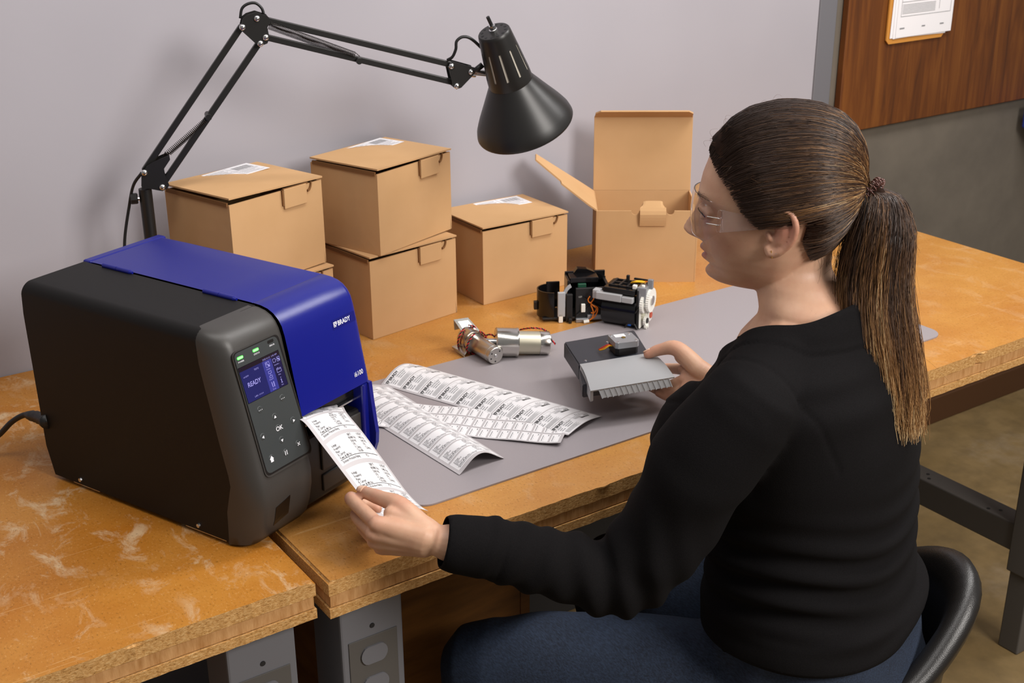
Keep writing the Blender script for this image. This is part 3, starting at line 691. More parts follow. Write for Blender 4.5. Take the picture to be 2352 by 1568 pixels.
plate('lower_bracket', [(325, 432), (325, 402), (336, 378), (350, 368), (388, 352), (390, 362), (376, 383), (379, 400), (388, 420), (384, 428), (372, 434), (340, 428)], [(331, 392), (372, 425)])
plate('elbow_bracket', [(556, 40), (566, 32), (586, 26), (612, 34), (622, 46), (612, 60), (617, 85), (612, 97), (596, 103), (585, 97), (553, 68), (552, 56)], [(555, 60), (588, 40), (608, 83), (596, 97)])
plate('head_bracket', [(1026, 150), (1034, 138), (1085, 152), (1090, 160), (1080, 172), (1055, 198), (1044, 202), (1036, 196)], [(1033, 149), (1077, 162), (1045, 194)])
bar((331, 392), (555, 60), 0); bar((372, 425), (596, 97), 0); bar((588, 40), (1035, 148), 0); bar((606, 84), (1046, 190), 0)
bm = bmesh.new(); tube(bm, [lp(338, 432), lp(345, 408)], .0075, 12); lfin('pole_neck', bm, M['lampblack'])
def spring(p0, p1, h, turns, r=.0042, wr=.00065):
    a, b = lp(*p0, h), lp(*p1, h); d = (b-a); m = basis(a, d.orthogonal(), d.cross(d.orthogonal()), d); Lh = d.length
    n = turns*9; pts = [m @ Vector((r*math.cos(2*PI*i/9), r*math.sin(2*PI*i/9), .008+(Lh-.016)*i/n)) for i in range(n+1)]
    bm = bmesh.new(); tube(bm, [m @ Vector((0, 0, 0))]+pts+[m @ Vector((0, 0, Lh))], wr, 4); return lfin('spring', bm, M['spring'], smooth=True)
spring((600, 46), (825, 128), .006, 66); spring((606, 58), (822, 136), -.006, 66)
spring((374, 358), (480, 266), .006, 30, r=.0036); spring((380, 362), (486, 270), -.006, 30, r=.0036)
for (x, y) in ((822, 138), (478, 266)):
    bm = bmesh.new(); cyl(bm, lp(x, y, -.014), lp(x, y, .014), .005, n=14); lfin('spring_post', bm, M['lampblack'])
bm = bmesh.new(); tube(bm, [lp(286, 600, .0), lp(287, 545, -.004), lp(296, 480, -.004), lp(306, 425, .004), lp(325, 392, .014)], .0026, 8, 8); lfin('lamp_cable', bm, M['black_wire'], smooth=True)
bm = bmesh.new(); tube(bm, [lp(553, 44, -.01), lp(557, 22, -.01), lp(570, 11, -.01), lp(588, 9, -.01), (lp(602, 20, -.01)), lp(607, 33, -.01)], .0024, 8, 8); lfin('lamp_cable', bm, M['black_wire'], smooth=True)
bm = bmesh.new(); tube(bm, [lp(1026, 137, .005), lp(1036, 128, .01), lp(1043, 110, .012), lp(1045, 92, .012), lp(1060, 82, .012), lp(1080, 88, .012), lp(1110, 116, .014)], .0026, 8, 8); lfin('lamp_cable', bm, M['black_wire'], smooth=True)
# tilt joint: chrome pin into the head, wing lever
bm = bmesh.new(); cyl(bm, lp(1082, 165), lp(1128, 169), .0055, n=14); cyl(bm, lp(1080, 165), lp(1092, 166), .009, n=14); lfin('tilt_pin', bm, M['chrome'], smooth=True, angle=40)
bm = bmesh.new(); tube(bm, [lp(1084, 160, .012), lp(1094, 154, .012), lp(1104, 146, .012)], .0055, 10, rs=[.0035, .005, .005]); lfin('wing_lever', bm, M['lampblack'], smooth=True)
# head
hc = lp(1206, 287); vdir = (hc-Vector((0, 0, CAM_Z))).normalized(); rr = vdir.cross(Vector((0, 0, 1))).normalized(); uu = rr.cross(vdir)
ax = (rr*-.27+uu*.80-vdir*.50).normalized()
HM = basis(hc, ax.orthogonal(), ax.cross(ax.orthogonal()), ax)
shade = [(.0835, .0015), (.0855, 0), (.0862, .0015), (.0857, .004), (.0835, .012), (.0790, .021), (.0735, .031), (.0600, .053), (.0480, .073), (.0405, .0855), (.0385, .0895)]
inner = [(r-.0015, z) for r, z in shade[3:]][::-1]
bm = bmesh.new(); lathe(bm, shade, 64, HM); lathe(bm, [(.0835, .0015)]+[(r-.0016, z) for r, z in shade[4:]], 64, HM); sh = lfin('lamp_shade', bm, M['lampblack'], smooth=True, angle=50)
bm = bmesh.new(); lathe(bm, [(r-.0019, z) for r, z in shade[4:]], 64, HM); lfin('shade_lining', bm, M['cream'], sh, smooth=True)
hous = [(.0378, .084), (.0384, .088), (.0382, .094), (.0378, .100), (.0371, .108), (.0353, .122), (.0336, .136), (.0320, .150), (.0310, .157), (.0296, .168), (.0280, .180), (.0272, .1845), (.0258, .1862)]
slot = lambda i, k: 4 <= i <= 7 and k % 6 in (1,)
bm = bmesh.new(); lathe(bm, hous, 60, HM @ Matrix.Rotation(R(4), 4, 'Z'), skip=slot); bmesh.ops.solidify(bm, geom=bm.faces[:], thickness=-.001) if False else None; hs = lfin('lamp_housing', bm, M['lampblack'], smooth=True, angle=40)
bm = bmesh.new(); lathe(bm, [(r-.0012, z) for r, z in hous[2:-1]], 40, HM); lfin('inner_sleeve', bm, M['cream'], hs, smooth=True)
bm = bmesh.new(); lathe(bm, [(.0258, .1862), (.0001, .1864)], 40, HM); cp = lfin('housing_cap', bm, M['lampblack'], hs, smooth=True)
for k in range(12):
    a = 2*PI*k/12; bm = bmesh.new(); prism(bm, [(.0025*math.cos(q*PI/4)+.0205*math.cos(a), .0025*math.sin(q*PI/4)+.0205*math.sin(a)) for q in range(8)], .1864, .1866, HM); lfin('vent_hole', bm, M['ink'], cp)
bm = bmesh.new(); lathe(bm, [(.007, .186), (.007, .190), (.0055, .1905), (.0055, .197), (.0001, .1972)], 16, HM); sw = lfin('switch_collar', bm, M['chrome'], hs)
bm = bmesh.new(); cyl(bm, HM @ Vector((0, 0, .195)), HM @ Vector((0, 0, .213))+rr*-.002, .003, n=12); lfin('switch', bm, M['black_wire'], sw)
bm = bmesh.new(); cyl(bm, lp(1121, 175, .034), lp(1127, 176, .034), .0045, n=12); cyl(bm, lp(1108, 112, .022), lp(1118, 118, .02), .005, n=12); lfin('cable_grommet', bm, M['black_wire'])

# ------------------------------------------------------------------ label strips
def strip(label, surf, Wd, Ln, nW, nL, stickers, printing, greyp=None, liner='liner', name='label_strip', tnear=.00075, nS=16, mS=3):
    """surf(a, b) -> world point for a across 0..Wd and b along 0..Ln"""
    t = None
    me = bmesh.new(); shell(me, lambda s, q: surf(s*Wd, q*Ln), nW, nL, -.0003)
    o = finish(name, me, M[liner], None, smooth=True, angle=60); tag(o, label, 'label strip', 'printed label strips')
    e = 5e-4
    def off(a, b, h):
        n = (surf(a+e, b)-surf(a-e, b)).cross(surf(a, b+e)-surf(a, b-e)).normalized(); 
        if n.z < 0: n = -n
        return surf(a, b)+n*h
    for (a0, b0, a1, b1) in stickers:
        bm = bmesh.new(); g = [[bm.verts.new(off(a0+(a1-a0)*i/nS, b0+(b1-b0)*j/mS, .0004)) for j in range(mS+1)] for i in range(nS+1)]
        for i in range(nS):
            for j in range(mS): bm.faces.new((g[i][j], g[i+1][j], g[i+1][j+1], g[i][j+1]))
        x = finish('label', bm, M['sticker'], o, smooth=True)
    if printing.v: printing.make('printing', lambda a, b: off(a, b, tnear), M['ink'], o)
    if greyp and greyp.v: greyp.make('fine_printing', lambda a, b: off(a, b, tnear), M['greyink'], o)
    return o
def rating(p, x, y, W=.094, k=1.0):
    """one rating label; x across, y = lower edge; reading along +x"""
    s = .0035*k
    for i, t_ in enumerate(('Voltage', 'Frequency', 'Phase', 'FL Current', 'Power @ 480 Vac')): p.text(t_, x+.004, y+.0160*k-i*.0029*k, s, bold=.006)
    p.text('Enclosure Protection Rating', x+.004, y+.0008, s*.98, bold=.006); p.rect(x+.002, y+.0037, x+W-.002, y+.00415, 8)
    for i, t_ in enumerate(('INPUT', '400/480 Vac', '50/60 Hz', '3 Ph', '9.2 Arms', '7.65 kVA')): p.text(t_, x+.047+(0 if i else .0025), y+.0190*k-i*.0028*k, s, bold=.006)
    for i, t_ in enumerate(('OUTPUT', '0-480 Vac', '0-600 Hz', '3 Ph', '12 Arms')): p.text(t_, x+.072+(0 if i else .001), y+.0190*k-i*.0028*k, s, bold=.006)
    p.text('IP20', x+.058, y+.0008, s)
# strip 1: leaving the printer, held by the left hand
_rt = Matrix.Rotation(PA, 3, 'Z')
def pw(v, u, z): return PO + _rt @ L(v, u, z)
LE = [(.372, .1455), (.385, .150), (.403, .149), (.431, .124), (.458, .099), (.486, .073), (.512, .052), (.525, .046)]
RE = [(.368, .128), (.378, .1255), (.386, .115), (.411, .094), (.447, .059), (.482, .024), (.505, .0085), (.520, .0035)]
def curve_at(tab, q):
    x = q*(len(tab)-1); i = min(int(x), len(tab)-2); f_ = x-i
    P_ = [Vector((tab[max(0, i-1)][0], tab[max(0, i-1)][1])), Vector(tab[i]), Vector(tab[i+1]), Vector(tab[min(len(tab)-1, i+2)])]
    p0, p1, p2, p3 = P_; return .5*((2*p1)+(p2-p0)*f_+(2*p0-5*p1+4*p2-p3)*f_*f_+(3*p1-p0-3*p2+p3)*f_**3)
W1, L1 = .107, .165
def s1(a, b):
    q = max(-.01, min(1.01, b/L1)); s_ = a/W1; l_ = curve_at(LE, max(0, min(.9999, q))); r_ = curve_at(RE, max(0, min(.9999, q)))
    u = l_.x+(r_.x-l_.x)*s_; z = l_.y+(r_.y-l_.y)*s_ + .010*math.sin(PI*max(0, min(1, s_)))*min(1, q*2.2)
    return pw(.102+.1045*s_, u, z) + (Vector((0, 0, 0)) if True else 0)
p = Print(); st = []; pit = .0262
n1 = 6
flip = lambda pr: pr
for k in range(n1):
    b0 = .020+k*pit      # along from printer to hand; text top faces the printer
    st.append((.007, b0, .101, b0+.0226))
    q = Print(); rating(q, .0085, 0, .092); p.v += [(a, b0+.0226-b-.0006) for a, b in q.v]; n_ = len(p.v)-len(q.v); p.f += [tuple(i+n_ for i in f) for f in q.f]
_s1 = strip('white rating label strip coming out of the printer and held by the hand', s1, W1, L1, 16, 48, st, p, mS=8, nS=16)
# strips lying on the mat: world frame from end point, direction and arch profile
def flat_strip(p0, dirv, Wd, z0, prof):
    """p0: corner at b=0,a=0; dirv: along b; a runs to the left-hand normal; prof(s,t)->(across shift, height)"""
    d = Vector((dirv[0], dirv[1], 0)).normalized(); n = Vector((d.y, -d.x, 0))
    def f(a, b):
        ac, h = prof(a, b); return Vector((p0[0], p0[1], z0)) + d*b + n*ac + Vector((0, 0, h))
    return f, d, n
Z0 = TZ+.0033
# strip 2: arched rating labels from the printer's side door to the front
W2, L2 = .107, .33
_d2 = Vector((.8469-.826, 1.3783-1.655))
def prof2(a, b):
    s_ = a/W2; t_ = b/L2; H2 = .013+.011*t_
    ac = (.094-.012*t_)*s_; return ac, H2*math.sin(PI*max(0, min(1, s_)))**1.3*(.9+.1*math.cos(3*s_))+.0005
d2 = Vector((.8469-.8235, 1.3783-1.700)).normalized()
f2, _, _ = flat_strip((.8469-d2.x*L2, 1.3783-d2.y*L2), d2, W2, Z0, lambda a, b: (-prof2(a, b)[0], prof2(a, b)[1]))
p = Print(); g = Print(); st = []
for k in range(12):
    b0 = .012+k*pit; 
    if b0+.0226 > L2: break
    st.append((.006, b0, .101, b0+.0226)); q = Print(); rating(q, .0075, 0, .092); n_ = len(g.v); g.v += [(a, b0+.0226-b-.0006) for a, b in q.v]; g.f += [tuple(i+n_ for i in f) for f in q.f]
M['dimink'] = plain('faded_print', '6a6a6e', .6)
_s2 = strip('arched white strip of rating labels on the mat, nearest the printer front', f2, W2, L2, 32, 12, st, Print(), g)
for c in _s2.children:
    if c.name.startswith('fine'): c.data.materials[0] = M['dimink']
# strip 3: three columns of small labels, flat
A3, B3 = Vector((1.09, 1.4318)), Vector((1.0227, 1.3639)); C3, D3 = Vector((.9032, 1.646)), Vector((.9066, 1.5043))
W3 = (A3-B3).length; d3 = ((A3-C3).normalized()); d3 = Vector((.672, -.740)).normalized(); L3 = .345
n3 = Vector((d3.y, -d3.x))
st3 = Vector(A3)-d3*L3
def f3(a, b):      # a from far edge (through A3) to near edge (through B3)
    q = st3+d3*b+n3*a; lift = .0055*max(0, (b-L3+.06)/.06)**2*(.3+.7*a/W3)+.0018*math.sin(b*28)**2
    return Vector((q.x, q.y, Z0+.0012+lift+(.0065*math.exp(-((b-.10)/.05)**2) if False else 0)))
p = Print(); g = Print(); st = []; pitch = .0160; cw = W3/3
for k in range(int((L3-.008)/pitch)):
    for c in range(3):
        # reading along the width, from near edge to far edge
        a0, a1 = c*cw+.0022, (c+1)*cw-.0022; b0 = .006+k*pitch+.0012; st.append((a0, b0, a1, b0+.0128))
        g.rect(a0+.005, b0+.0022, a1-.003, b0+.0034, 2)
        for j in range(3): g.rect(a1-.0045-j*.006, b0+.0048, a1-.0035-j*.006, b0+.0056)
        g.rect(a0+.002, b0+.0098, a0+.006, b0+.0112)
_s3 = strip('flat white strip with three columns of tiny labels, lying over the wide strip', f3, W3, L3, 6, 60, st, Print(), g)
# strip 4: company labels, curled up at its left end
A4, B4, C4, D4 = Vector((.909, 1.7217)), Vector((.9986, 1.7525)), Vector((1.1348, 1.4139)), Vector((1.0454, 1.3834))
W4 = .108; L4 = .375; d4 = (D4-A4).normalized(); 
def f4(a, b):      # a: 0 = near edge (A4-D4), W4 = far edge
    t_ = b/L4; s_ = a/W4; P_ = A4+(D4-A4)*t_; Q_ = B4+(C4-B4)*t_; q = P_+(Q_-P_)*s_
    arch = (.020-.013*t_)*math.sin(PI*max(0, min(1, s_)))**1.1 ; lift = .008*max(0, (t_-.85)/.15)*(1-s_)+.004*(1-t_)*s_
    return Vector((q.x, q.y, Z0+.0002+arch*.85+lift*.6))
p = Print(); g = Print(); st = []; pt = .0372
for k in range(10):
    b0 = .004+k*pt; st.append((.004, b0, W4-.004, b0+pt-.0022)); q = Print(); r_ = Print()
    if k < 6 or True: brady(q, .0050, .0265, .0064)
    r_.rect(.003, .0255-.001, W4-.009, .0259-.001, 8)
    for j, (a0, a1) in enumerate(((.008, .020), (.026, .046), (.008, .018), (.026, .040))): pass
    for j in range(3):
        for a0, a1 in ((.008, .0125), (.0132, .018-.002*(j == 1)), (.024, .031), (.0318, .037), (.0378, .046-.003*j)): r_.rect(a0, .0216-j*.0040, a1, .0230-j*.0040)
    for j in range(7): r_.rect(.008+.002*(j == 0), .0098-j*.0013, .046-.004*((j*5) % 3), .0103-j*.0013, 3)
    r_.rect(.0545, .0255, .0549, .0315); r_.rect(.003, .0316, .0545, .0319, 4); r_.rect(.0545, .0242, W4-.008, .0246, 4)
    q.ring(.072, .0285, .0020, .0007, 12, .5, 5.6); q.ring(.078, .0285, .0020, .0005, 10, PI/2, 3*PI/2); q.ring(.0835, .0285, .0020, .0005, 10, PI/2, 3*PI/2); q.rect(.0815, .0283, .083, .0287)
    for j in range(12): q.rect(.066+j*.0021, .0125, .0668+j*.0021+(.0005 if j % 3 else 0), .0165)
    for j in range(5): q.rect(.082+j*.0028, .0185, .0838+j*.0028, .0205); 
    for j in range(4): r_.rect(.054, .0215-j*.0013, .074, .0219-j*.0013, 2)
    for src, dst in ((q, p), (r_, g)):
        n_ = len(dst.v); dst.v += [(a, b0+pt-.0022-b) for a, b in src.v]; dst.f += [tuple(i+n_ for i in f) for f in src.f]
p.v = [(min(a, W4), b) for a, b in p.v]
_s4 = strip('wide white strip of company labels with black logos, furthest from the bench front', f4, W4, L4, 32, 30, st, p, g)

# ------------------------------------------------------------------ two small motors
def wire(par, pts, mat, r=.0011, sm=8): 
    bm = bmesh.new(); tube(bm, pts, r, 6, sm); return finish('wire', bm, mat, par, smooth=True, world=True)
def twisted(par, pts, sm=10, r=.00095, tw=.0016, pitch=.010):
    P_ = smoothpath(pts, sm); s_ = 0; A = []; B = []
    for i, q in enumerate(P_):
        if i: s_ += (q-P_[i-1]).length
        t_ = (P_[min(i+1, len(P_)-1)]-P_[max(0, i-1)]).normalized(); n = t_.cross(Vector((0, 0, 1))).normalized() if abs(t_.z) < .99 else Vector((1, 0, 0)); b = t_.cross(n)
        a = 2*PI*s_/pitch; o = (n*math.cos(a)+b*math.sin(a))*tw*.6; A.append(q+o); B.append(q-o)
    for pts_, mt in ((A, M['red_wire']), (B, M['black_wire'])):
        bm = bmesh.new(); tube(bm, pts_, r, 6); finish('wire', bm, mt, par, smooth=True, world=True)
def axmat(a, b): d = (Vector(b)-Vector(a)); return basis(a, d.cross(Vector((0, 0, 1))), Vector((0, 0, 1)), d), d.length
TM = TZ+.0028
# big motor: wide chrome gear head left, pale can right, lying on the mat edge
a = on_z(1137, 785, TM+.026); b = on_z(1243, 787, TM+.020)
mt2 = thing('electric_motor', 'larger silver electric motor with chrome gear head, further from the label strips', 'motor', (a.x, a.y, TM))
m, Lm = axmat(a, b)
def lat(name, prof, mat, par, m=m, n=40): bm = bmesh.new(); lathe(bm, prof, n, m); return finish(name, bm, mat, par, smooth=True, world=True, angle=35)
g0 = .040
lat('gear_head', [(.0001, 0), (.0235, 0), (.0255, .002), (.0255, .036), (.0262, .037), (.0262, .040), (.020, .041), (.0001, .041)], M['silver2'], mt2)
lat('motor_can', [(.0205, .038), (.0205, .078), (.0201, .0782), (.0201, .094), (.019, .096), (.0001, .096)], M['champagne'], mt2)
lat('end_band', [(.0206, .0785), (.0208, .079), (.0208, .0935), (.0200, .0955), (.0001, .0962)], M['silver2'], mt2)
lat('shaft', [(.0001, -.026), (.0055, -.026), (.006, -.025), (.006, 0)], M['chrome'], mt2)
lat('bearing', [(.0001, .099), (.004, .099), (.004, .096)], M['chrome'], mt2, n=16)
e1 = m @ Vector((.006, 0, .099))
twisted(mt2, [m @ Vector((-.010, -.004, .099)), m @ Vector((-.006, .004, .108)), on_z(1262, 775, TM+.022), on_z(1252, 758, TM+.026), on_z(1225, 753, TM+.03), on_z(1198, 756, TM+.02), on_z(1185, 762, TM+.008)])
# small motor with bracket
a = on_z(1070, 772, TM+.022); b = on_z(1139, 817, TM+.0155)
mt1 = thing('electric_motor', 'smaller silver motor on a bent bracket, wrapped in red and black wire', 'motor', (a.x, a.y, TM))
m, Lm = axmat(a, b); m1 = m
_l = (b-a).length
lat('gear_head', [(.0001, 0), (.019, 0), (.0195, .002), (.0195, .020), (.0165, .021), (.0165, .026), (.0195, .027), (.0195, .031), (.015, .032), (.0001, .032)], M['silver2'], mt1, m)
can = lat('motor_can', [(.0145, .030), (.0158, .032), (.0158, _l-.010), (.0153, _l-.0098), (.0153, _l-.001), (.0145, _l), (.0001, _l)], M['silver'], mt1, m)
lat('end_hub', [(.0001, _l+.0018), (.0028, _l+.0018), (.0033, _l)], M['chrome'], can, m, 16)
for ang in (-2.4, -.6, 1.5, .35):
    bm = bmesh.new(); prism(bm, [(.0105*math.cos(ang)+.0015*math.cos(q*PI/4), .0105*math.sin(ang)+.0015*math.sin(q*PI/4)) for q in range(8)], _l+.0001, _l+.0003, m); finish('screw_hole', bm, M['ink'], can, world=True)
tops = on_z(1042, 742, TM+.055)
# bracket: vertical plate behind the gear head with flanges above-left and below-left
bc = m @ Vector((0, 0, -.0012)); bx_ = (m.to_3x3() @ Vector((1, 0, 0))); bz_ = m.to_3x3() @ Vector((0, 0, 1))
P4 = [on_z(1042, 734, TM+.052), on_z(1075, 729, TM+.052), on_z(1103, 760, TM+.030), on_z(1068, 772, TM+.030)]
def quadplate(name, P_, th, mat, par):
    n = (P_[1]-P_[0]).cross(P_[3]-P_[0]).normalized()*th; bm = bmesh.new(); A = [bm.verts.new(q) for q in P_]; B = [bm.verts.new(q+n) for q in P_]; k = len(A)
    bm.faces.new(A); bm.faces.new(B[::-1])
    for i in range(k): bm.faces.new((A[i], B[i], B[(i+1) % k], A[(i+1) % k]))
    bmesh.ops.recalc_face_normals(bm, faces=bm.faces); return finish(name, bm, mat, par, world=True)
br = quadplate('bracket', P4, .0012, M['silver2'], mt1)
Q4 = [P4[0], P4[1], P4[1]+Vector((0, -.002, -.017)), P4[0]+Vector((0, -.002, -.019))]
quadplate('bracket_flange', Q4, .0012, M['champagne'], br)
quadplate('bracket_flange', [on_z(1038, 795, TM+.008), on_z(1060, 786, TM+.012), on_z(1078, 800, TM+.008), on_z(1067, 816, TM+.001)], .0012, M['silver2'], br)
quadplate('bracket_flange', [on_z(1038, 795, TM+.008), on_z(1067, 816, TM+.001), on_z(1067, 820, TM+.0005), on_z(1038, 800, TM+.001)], .001, M['champagne'], br)
rg = lambda z, r, a0, a1, n=9: [m1 @ Vector((r*math.cos(a0+(a1-a0)*k/n), r*math.sin(a0+(a1-a0)*k/n), z+.004*math.sin(k*1.3))) for k in range(n+1)]
twisted(mt1, rg(.006, .0225, -1.2, 4.6)); twisted(mt1, rg(.034, .0215, -1.4, 4.4, 9))
twisted(mt1, [rg(.034, .0215, 1.3, 1.5)[0], on_z(1118, 770, TM+.032), on_z(1140, 775, TM+.030), on_z(1152, 790, TM+.022), on_z(1154, 806, TM+.010)])
# ------------------------------------------------------------------ two printer mechanisms
rnd_ = random.Random(3)
def loc_thing(name, label, cat, px, py, rot): 
    q = on_z(px, py, TM); return thing(name, label, cat, (q.x, q.y, TZ+.0005), rot)
mA = loc_thing('print_mechanism', 'open black plastic printer mechanism with orange wires, left of the geared one', 'mechanism', 1330, 722, R(-28))
K = lambda n, bm, mt, par, **k: finish(n, bm, mt, par, **k)
# curved half drum
bm = bmesh.new(); pts = [(-.050+.031*math.cos(a), .028*math.sin(a)) for a in [PI*.42+PI*1.06*k/14 for k in range(15)]]
for A_, B_ in zip(pts, pts[1:]): 
    v = [bm.verts.new((x, y, z)) for z in (.006, .058) for x, y in (A_, B_)]; bm.faces.new((v[0], v[1], v[3], v[2]))
bmesh.ops.remove_doubles(bm, verts=bm.verts, dist=1e-5); r_ = bmesh.ops.solidify(bm, geom=bm.faces[:], thickness=.0025); K('drum_shell', bm, M['gloss_black'], mA, smooth=True, angle=40)
for (n, x0, x1, y0, y1, z0, z1, mt) in (('floor_plate', -.074, .050, -.028, .028, .004, .009, 'black_plastic'), ('rear_wall', -.060, -.034, .024, .028, .01, .062, 'gloss_black'), ('front_rail', -.030, -.018, -.034, -.026, .002, .056, 'black_plastic'),
    ('grey_rail', -.046, -.032, -.034, -.027, .012, .060, 'grey_plastic'), ('grey_foot', -.044, -.036, -.034, -.028, .0, .018, 'white_plastic'), ('main_frame', -.012, .050, -.030, -.024, .006, .066, 'black_plastic'), ('back_frame', -.025, .052, .020, .026, .006, .082, 'gloss_black'),
    ('left_frame', -.026, -.021, -.02, .022, .006, .078, 'gloss_black'), ('right_frame', .046, .052, -.03, .026, .006, .070, 'black_plastic'), ('top_bridge', -.02, .034, -.012, .022, .070, .080, 'gloss_black'), ('metal_foot', .010, .056, -.036, -.028, .004, .014, 'castgrey'), ('metal_cover', -.012, .012, -.037, -.030, .0, .008, 'castgrey'),
    ('circuit_board', -.006, .010, -.018, -.012, .052, .070, 'green'), ('connector', -.002, .006, -.036, -.030, .020, .036, 'white_plastic'), ('connector', -.008, .002, -.030, -.022, .046, .052, 'white_plastic'), ('side_lug', -.087, -.080, -.006, .004, .018, .034, 'black_plastic'), ('stub_foot', -.026, -.020, -.040, -.030, .0, .010, 'black_plastic')):
    K(n, bx(x0, x1, y0, y1, z0, z1, .0012), M[mt], mA)
for (x, z0, x2, z1) in ((-.01, .014, .044, .058), (.0, .05, .046, .02), (.01, .03, .046, .066)):
    bm = bmesh.new(); tube(bm, [(x, -.031, z0), (x2, -.031, z1)], .0018, 6); K('brace', bm, M['gloss_black'], mA)
bm = bmesh.new(); pts = [(-.012+.024*math.cos(a), .046+.028*math.sin(a)) for a in [PI*.62+PI*.75*k/10 for k in range(11)]]; pin = [(-.012+.018*math.cos(a), .046+.022*math.sin(a)) for a in [PI*.62+PI*.75*k/10 for k in range(11)]][::-1]
prism(bm, pts+pin, .0, .004, Matrix(((1, 0, 0, 0), (0, 0, -1, -.020), (0, 1, 0, .0), (0, 0, 0, 1)))); bmesh.ops.recalc_face_normals(bm, faces=bm.faces); K('grey_lever', bm, M['grey_plastic'], mA)
bm = bmesh.new(); prism(bm, [(-.01, .0), (.052, .0), (.052, .006), (.016, .022), (-.002, .024), (-.01, .014)], .014, .026, Matrix(((1, 0, 0, 0), (0, 0, 1, 0), (0, 1, 0, .066), (0, 0, 0, 1)))); bmesh.ops.recalc_face_normals(bm, faces=bm.faces); K('sloped_hood', bm, M['gloss_black'], mA)
for pts in ([(.014, -.037, .052), (.010, -.039, .046), (.014, -.040, .040), (.020, -.039, .046), (.023, -.037, .054)], [(.014, -.037, .040), (.020, -.040, .034), (.026, -.040, .028), (.022, -.040, .020), (.016, -.039, .020)], [(.016, -.037, .034), (.020, -.041, .022), (.018, -.041, .010), (.010, -.040, .004)], [(.015, -.038, .036), (.028, -.041, .030), (.024, -.041, .014), (.012, -.040, .005)]):
    bm = bmesh.new(); tube(bm, pts, .0012, 6, 6); K('wire', bm, M['orange_wire'], mA, smooth=True)
bm = bmesh.new(); tube(bm, [(.012, -.040, .004), (.002, -.041, .003)], .0035, 8); K('wire_plug', bm, M['white_plastic'], mA)

mB = loc_thing('print_mechanism', 'black roller mechanism with white gears on its right side, on the mat edge', 'mechanism', 1447, 742, R(-60))
bm = bmesh.new(); cyl(bm, (-.046, -.004, .030), (.020, -.004, .030), .0295, n=36); K('roller_housing', bm, M['gloss_black'], mB, smooth=True, angle=40)
for (n, x0, x1, y0, y1, z0, z1, mt) in (('roller_cradle', -.040, .020, -.012, .024, .0, .03, 'gloss_black'), ('grey_latch', -.056, -.006, -.036, -.022, .054, .068, 'grey_plastic'), ('latch_end', -.006, .016, -.035, -.024, .054, .065, 'grey_plastic'), ('latch_knob', -.064, -.050, -.032, -.016, .053, .070, 'grey_plastic'),
    ('upper_block', -.044, .018, -.030, .024, .068, .078, 'gloss_black'), ('side_plate', .020, .024, -.026, .028, .0, .078, 'black_plastic'), ('rear_block', -.04, .018, .012, .024, .02, .060, 'black_plastic'),
    ('metal_frame', .020, .038, -.024, .0, .046, .084, 'castgrey'), ('gear_plate', .0245, .028, -.024, .026, .004, .074, 'white_plastic'), ('tall_post', -.012, -.006, .004, .010, .076, .094, 'black_plastic'), ('slim_bar', .0, .036, .012, .017, .084, .088, 'gloss_black'), ('ribbon_cable', .008, .016, -.0265, -.0258, .012, .034, 'white_plastic'), ('ribbon_end', .004, .012, -.0268, -.0256, .008, .016, 'blue_tape'), ('connector', .010, .018, -.022, -.014, .078, .086, 'white_plastic'), ('connector', .026, .032, -.018, -.012, .082, .087, 'white_plastic'), ('metal_horn', .034, .044, -.008, .0, .078, .096, 'castgrey')):
    K(n, bx(x0, x1, y0, y1, z0, z1, .0015), M[mt], mB)
bm = bmesh.new()
for x in (-.036, -.02, -.004): box(bm, x, x+.004, -.018, .02, .076, .081, .0006)
for y in (-.018, .0, .016): box(bm, -.038, .012, y, y+.003, .0765, .0805, .0006)
K('top_ribs', bm, M['black_plastic'], mB)
def gear(par, x, y, z, r, th, mat, teeth=28, hub=None, name='gear'):
    bm = bmesh.new(); pts = []
    for k in range(teeth*2): a = 2*PI*k/(teeth*2); rr_ = r*(1 if k % 2 else .955); pts.append((rr_*math.cos(a), rr_*math.sin(a)))
    prism(bm, pts, 0, th, Matrix.Translation((x, y, z)) @ Matrix.Rotation(PI/2, 4, 'Y') ); g_ = K(name, bm, mat, par)
    bm = bmesh.new(); cyl(bm, (x+th, y, z), (x+th+.002, y, z), r*.38 if hub is None else r*.5, n=18); K('gear_hub', bm, M['silver2'] if hub is None else hub, g_)
gear(mB, .038, -.004, .056, .023, .005, M['white_plastic'], 36); gear(mB, .029, -.016, .052, .018, .005, M['white_plastic'], 26, M['white_plastic'])
gear(mB, .0285, -.004, .030, .016, .004, plain('ivory_plastic', 'd8d6c0', .45), 24, M['white_plastic']); gear(mB, .034, .004, .024, .012, .004, M['white_plastic'], 20, M['redpart'])
gear(mB, .033, -.012, .018, .010, .004, M['white_plastic'], 16, M['black_plastic']); gear(mB, .034, -.012, .004+.004, .007, .004, M['white_plastic'], 14, M['white_plastic'])
for pts in ([(.0, .0, .082), (.008, -.006, .087), (.018, -.004, .088), (.026, .0, .087), (.018, .006, .086), (.008, .002, .086)],): 
    bm = bmesh.new(); tube(bm, pts, .0018, 6, 6); K('wire', bm, M['yellow_wire'], mB, smooth=True)
bm = bmesh.new(); tube(bm, [(.024, .004, .087), (.034, .002, .088), (.036, -.006, .086)], .0015, 6, 6); K('wire', bm, M['orange_wire'], mB, smooth=True)
for z0, z1 in ((.004, .044), (.044, .004)):
    bm = bmesh.new(); tube(bm, [(.0245, -.0275, z0), (.0, -.0275, z1)], .0016, 6); K('brace', bm, M['black_plastic'], mB)
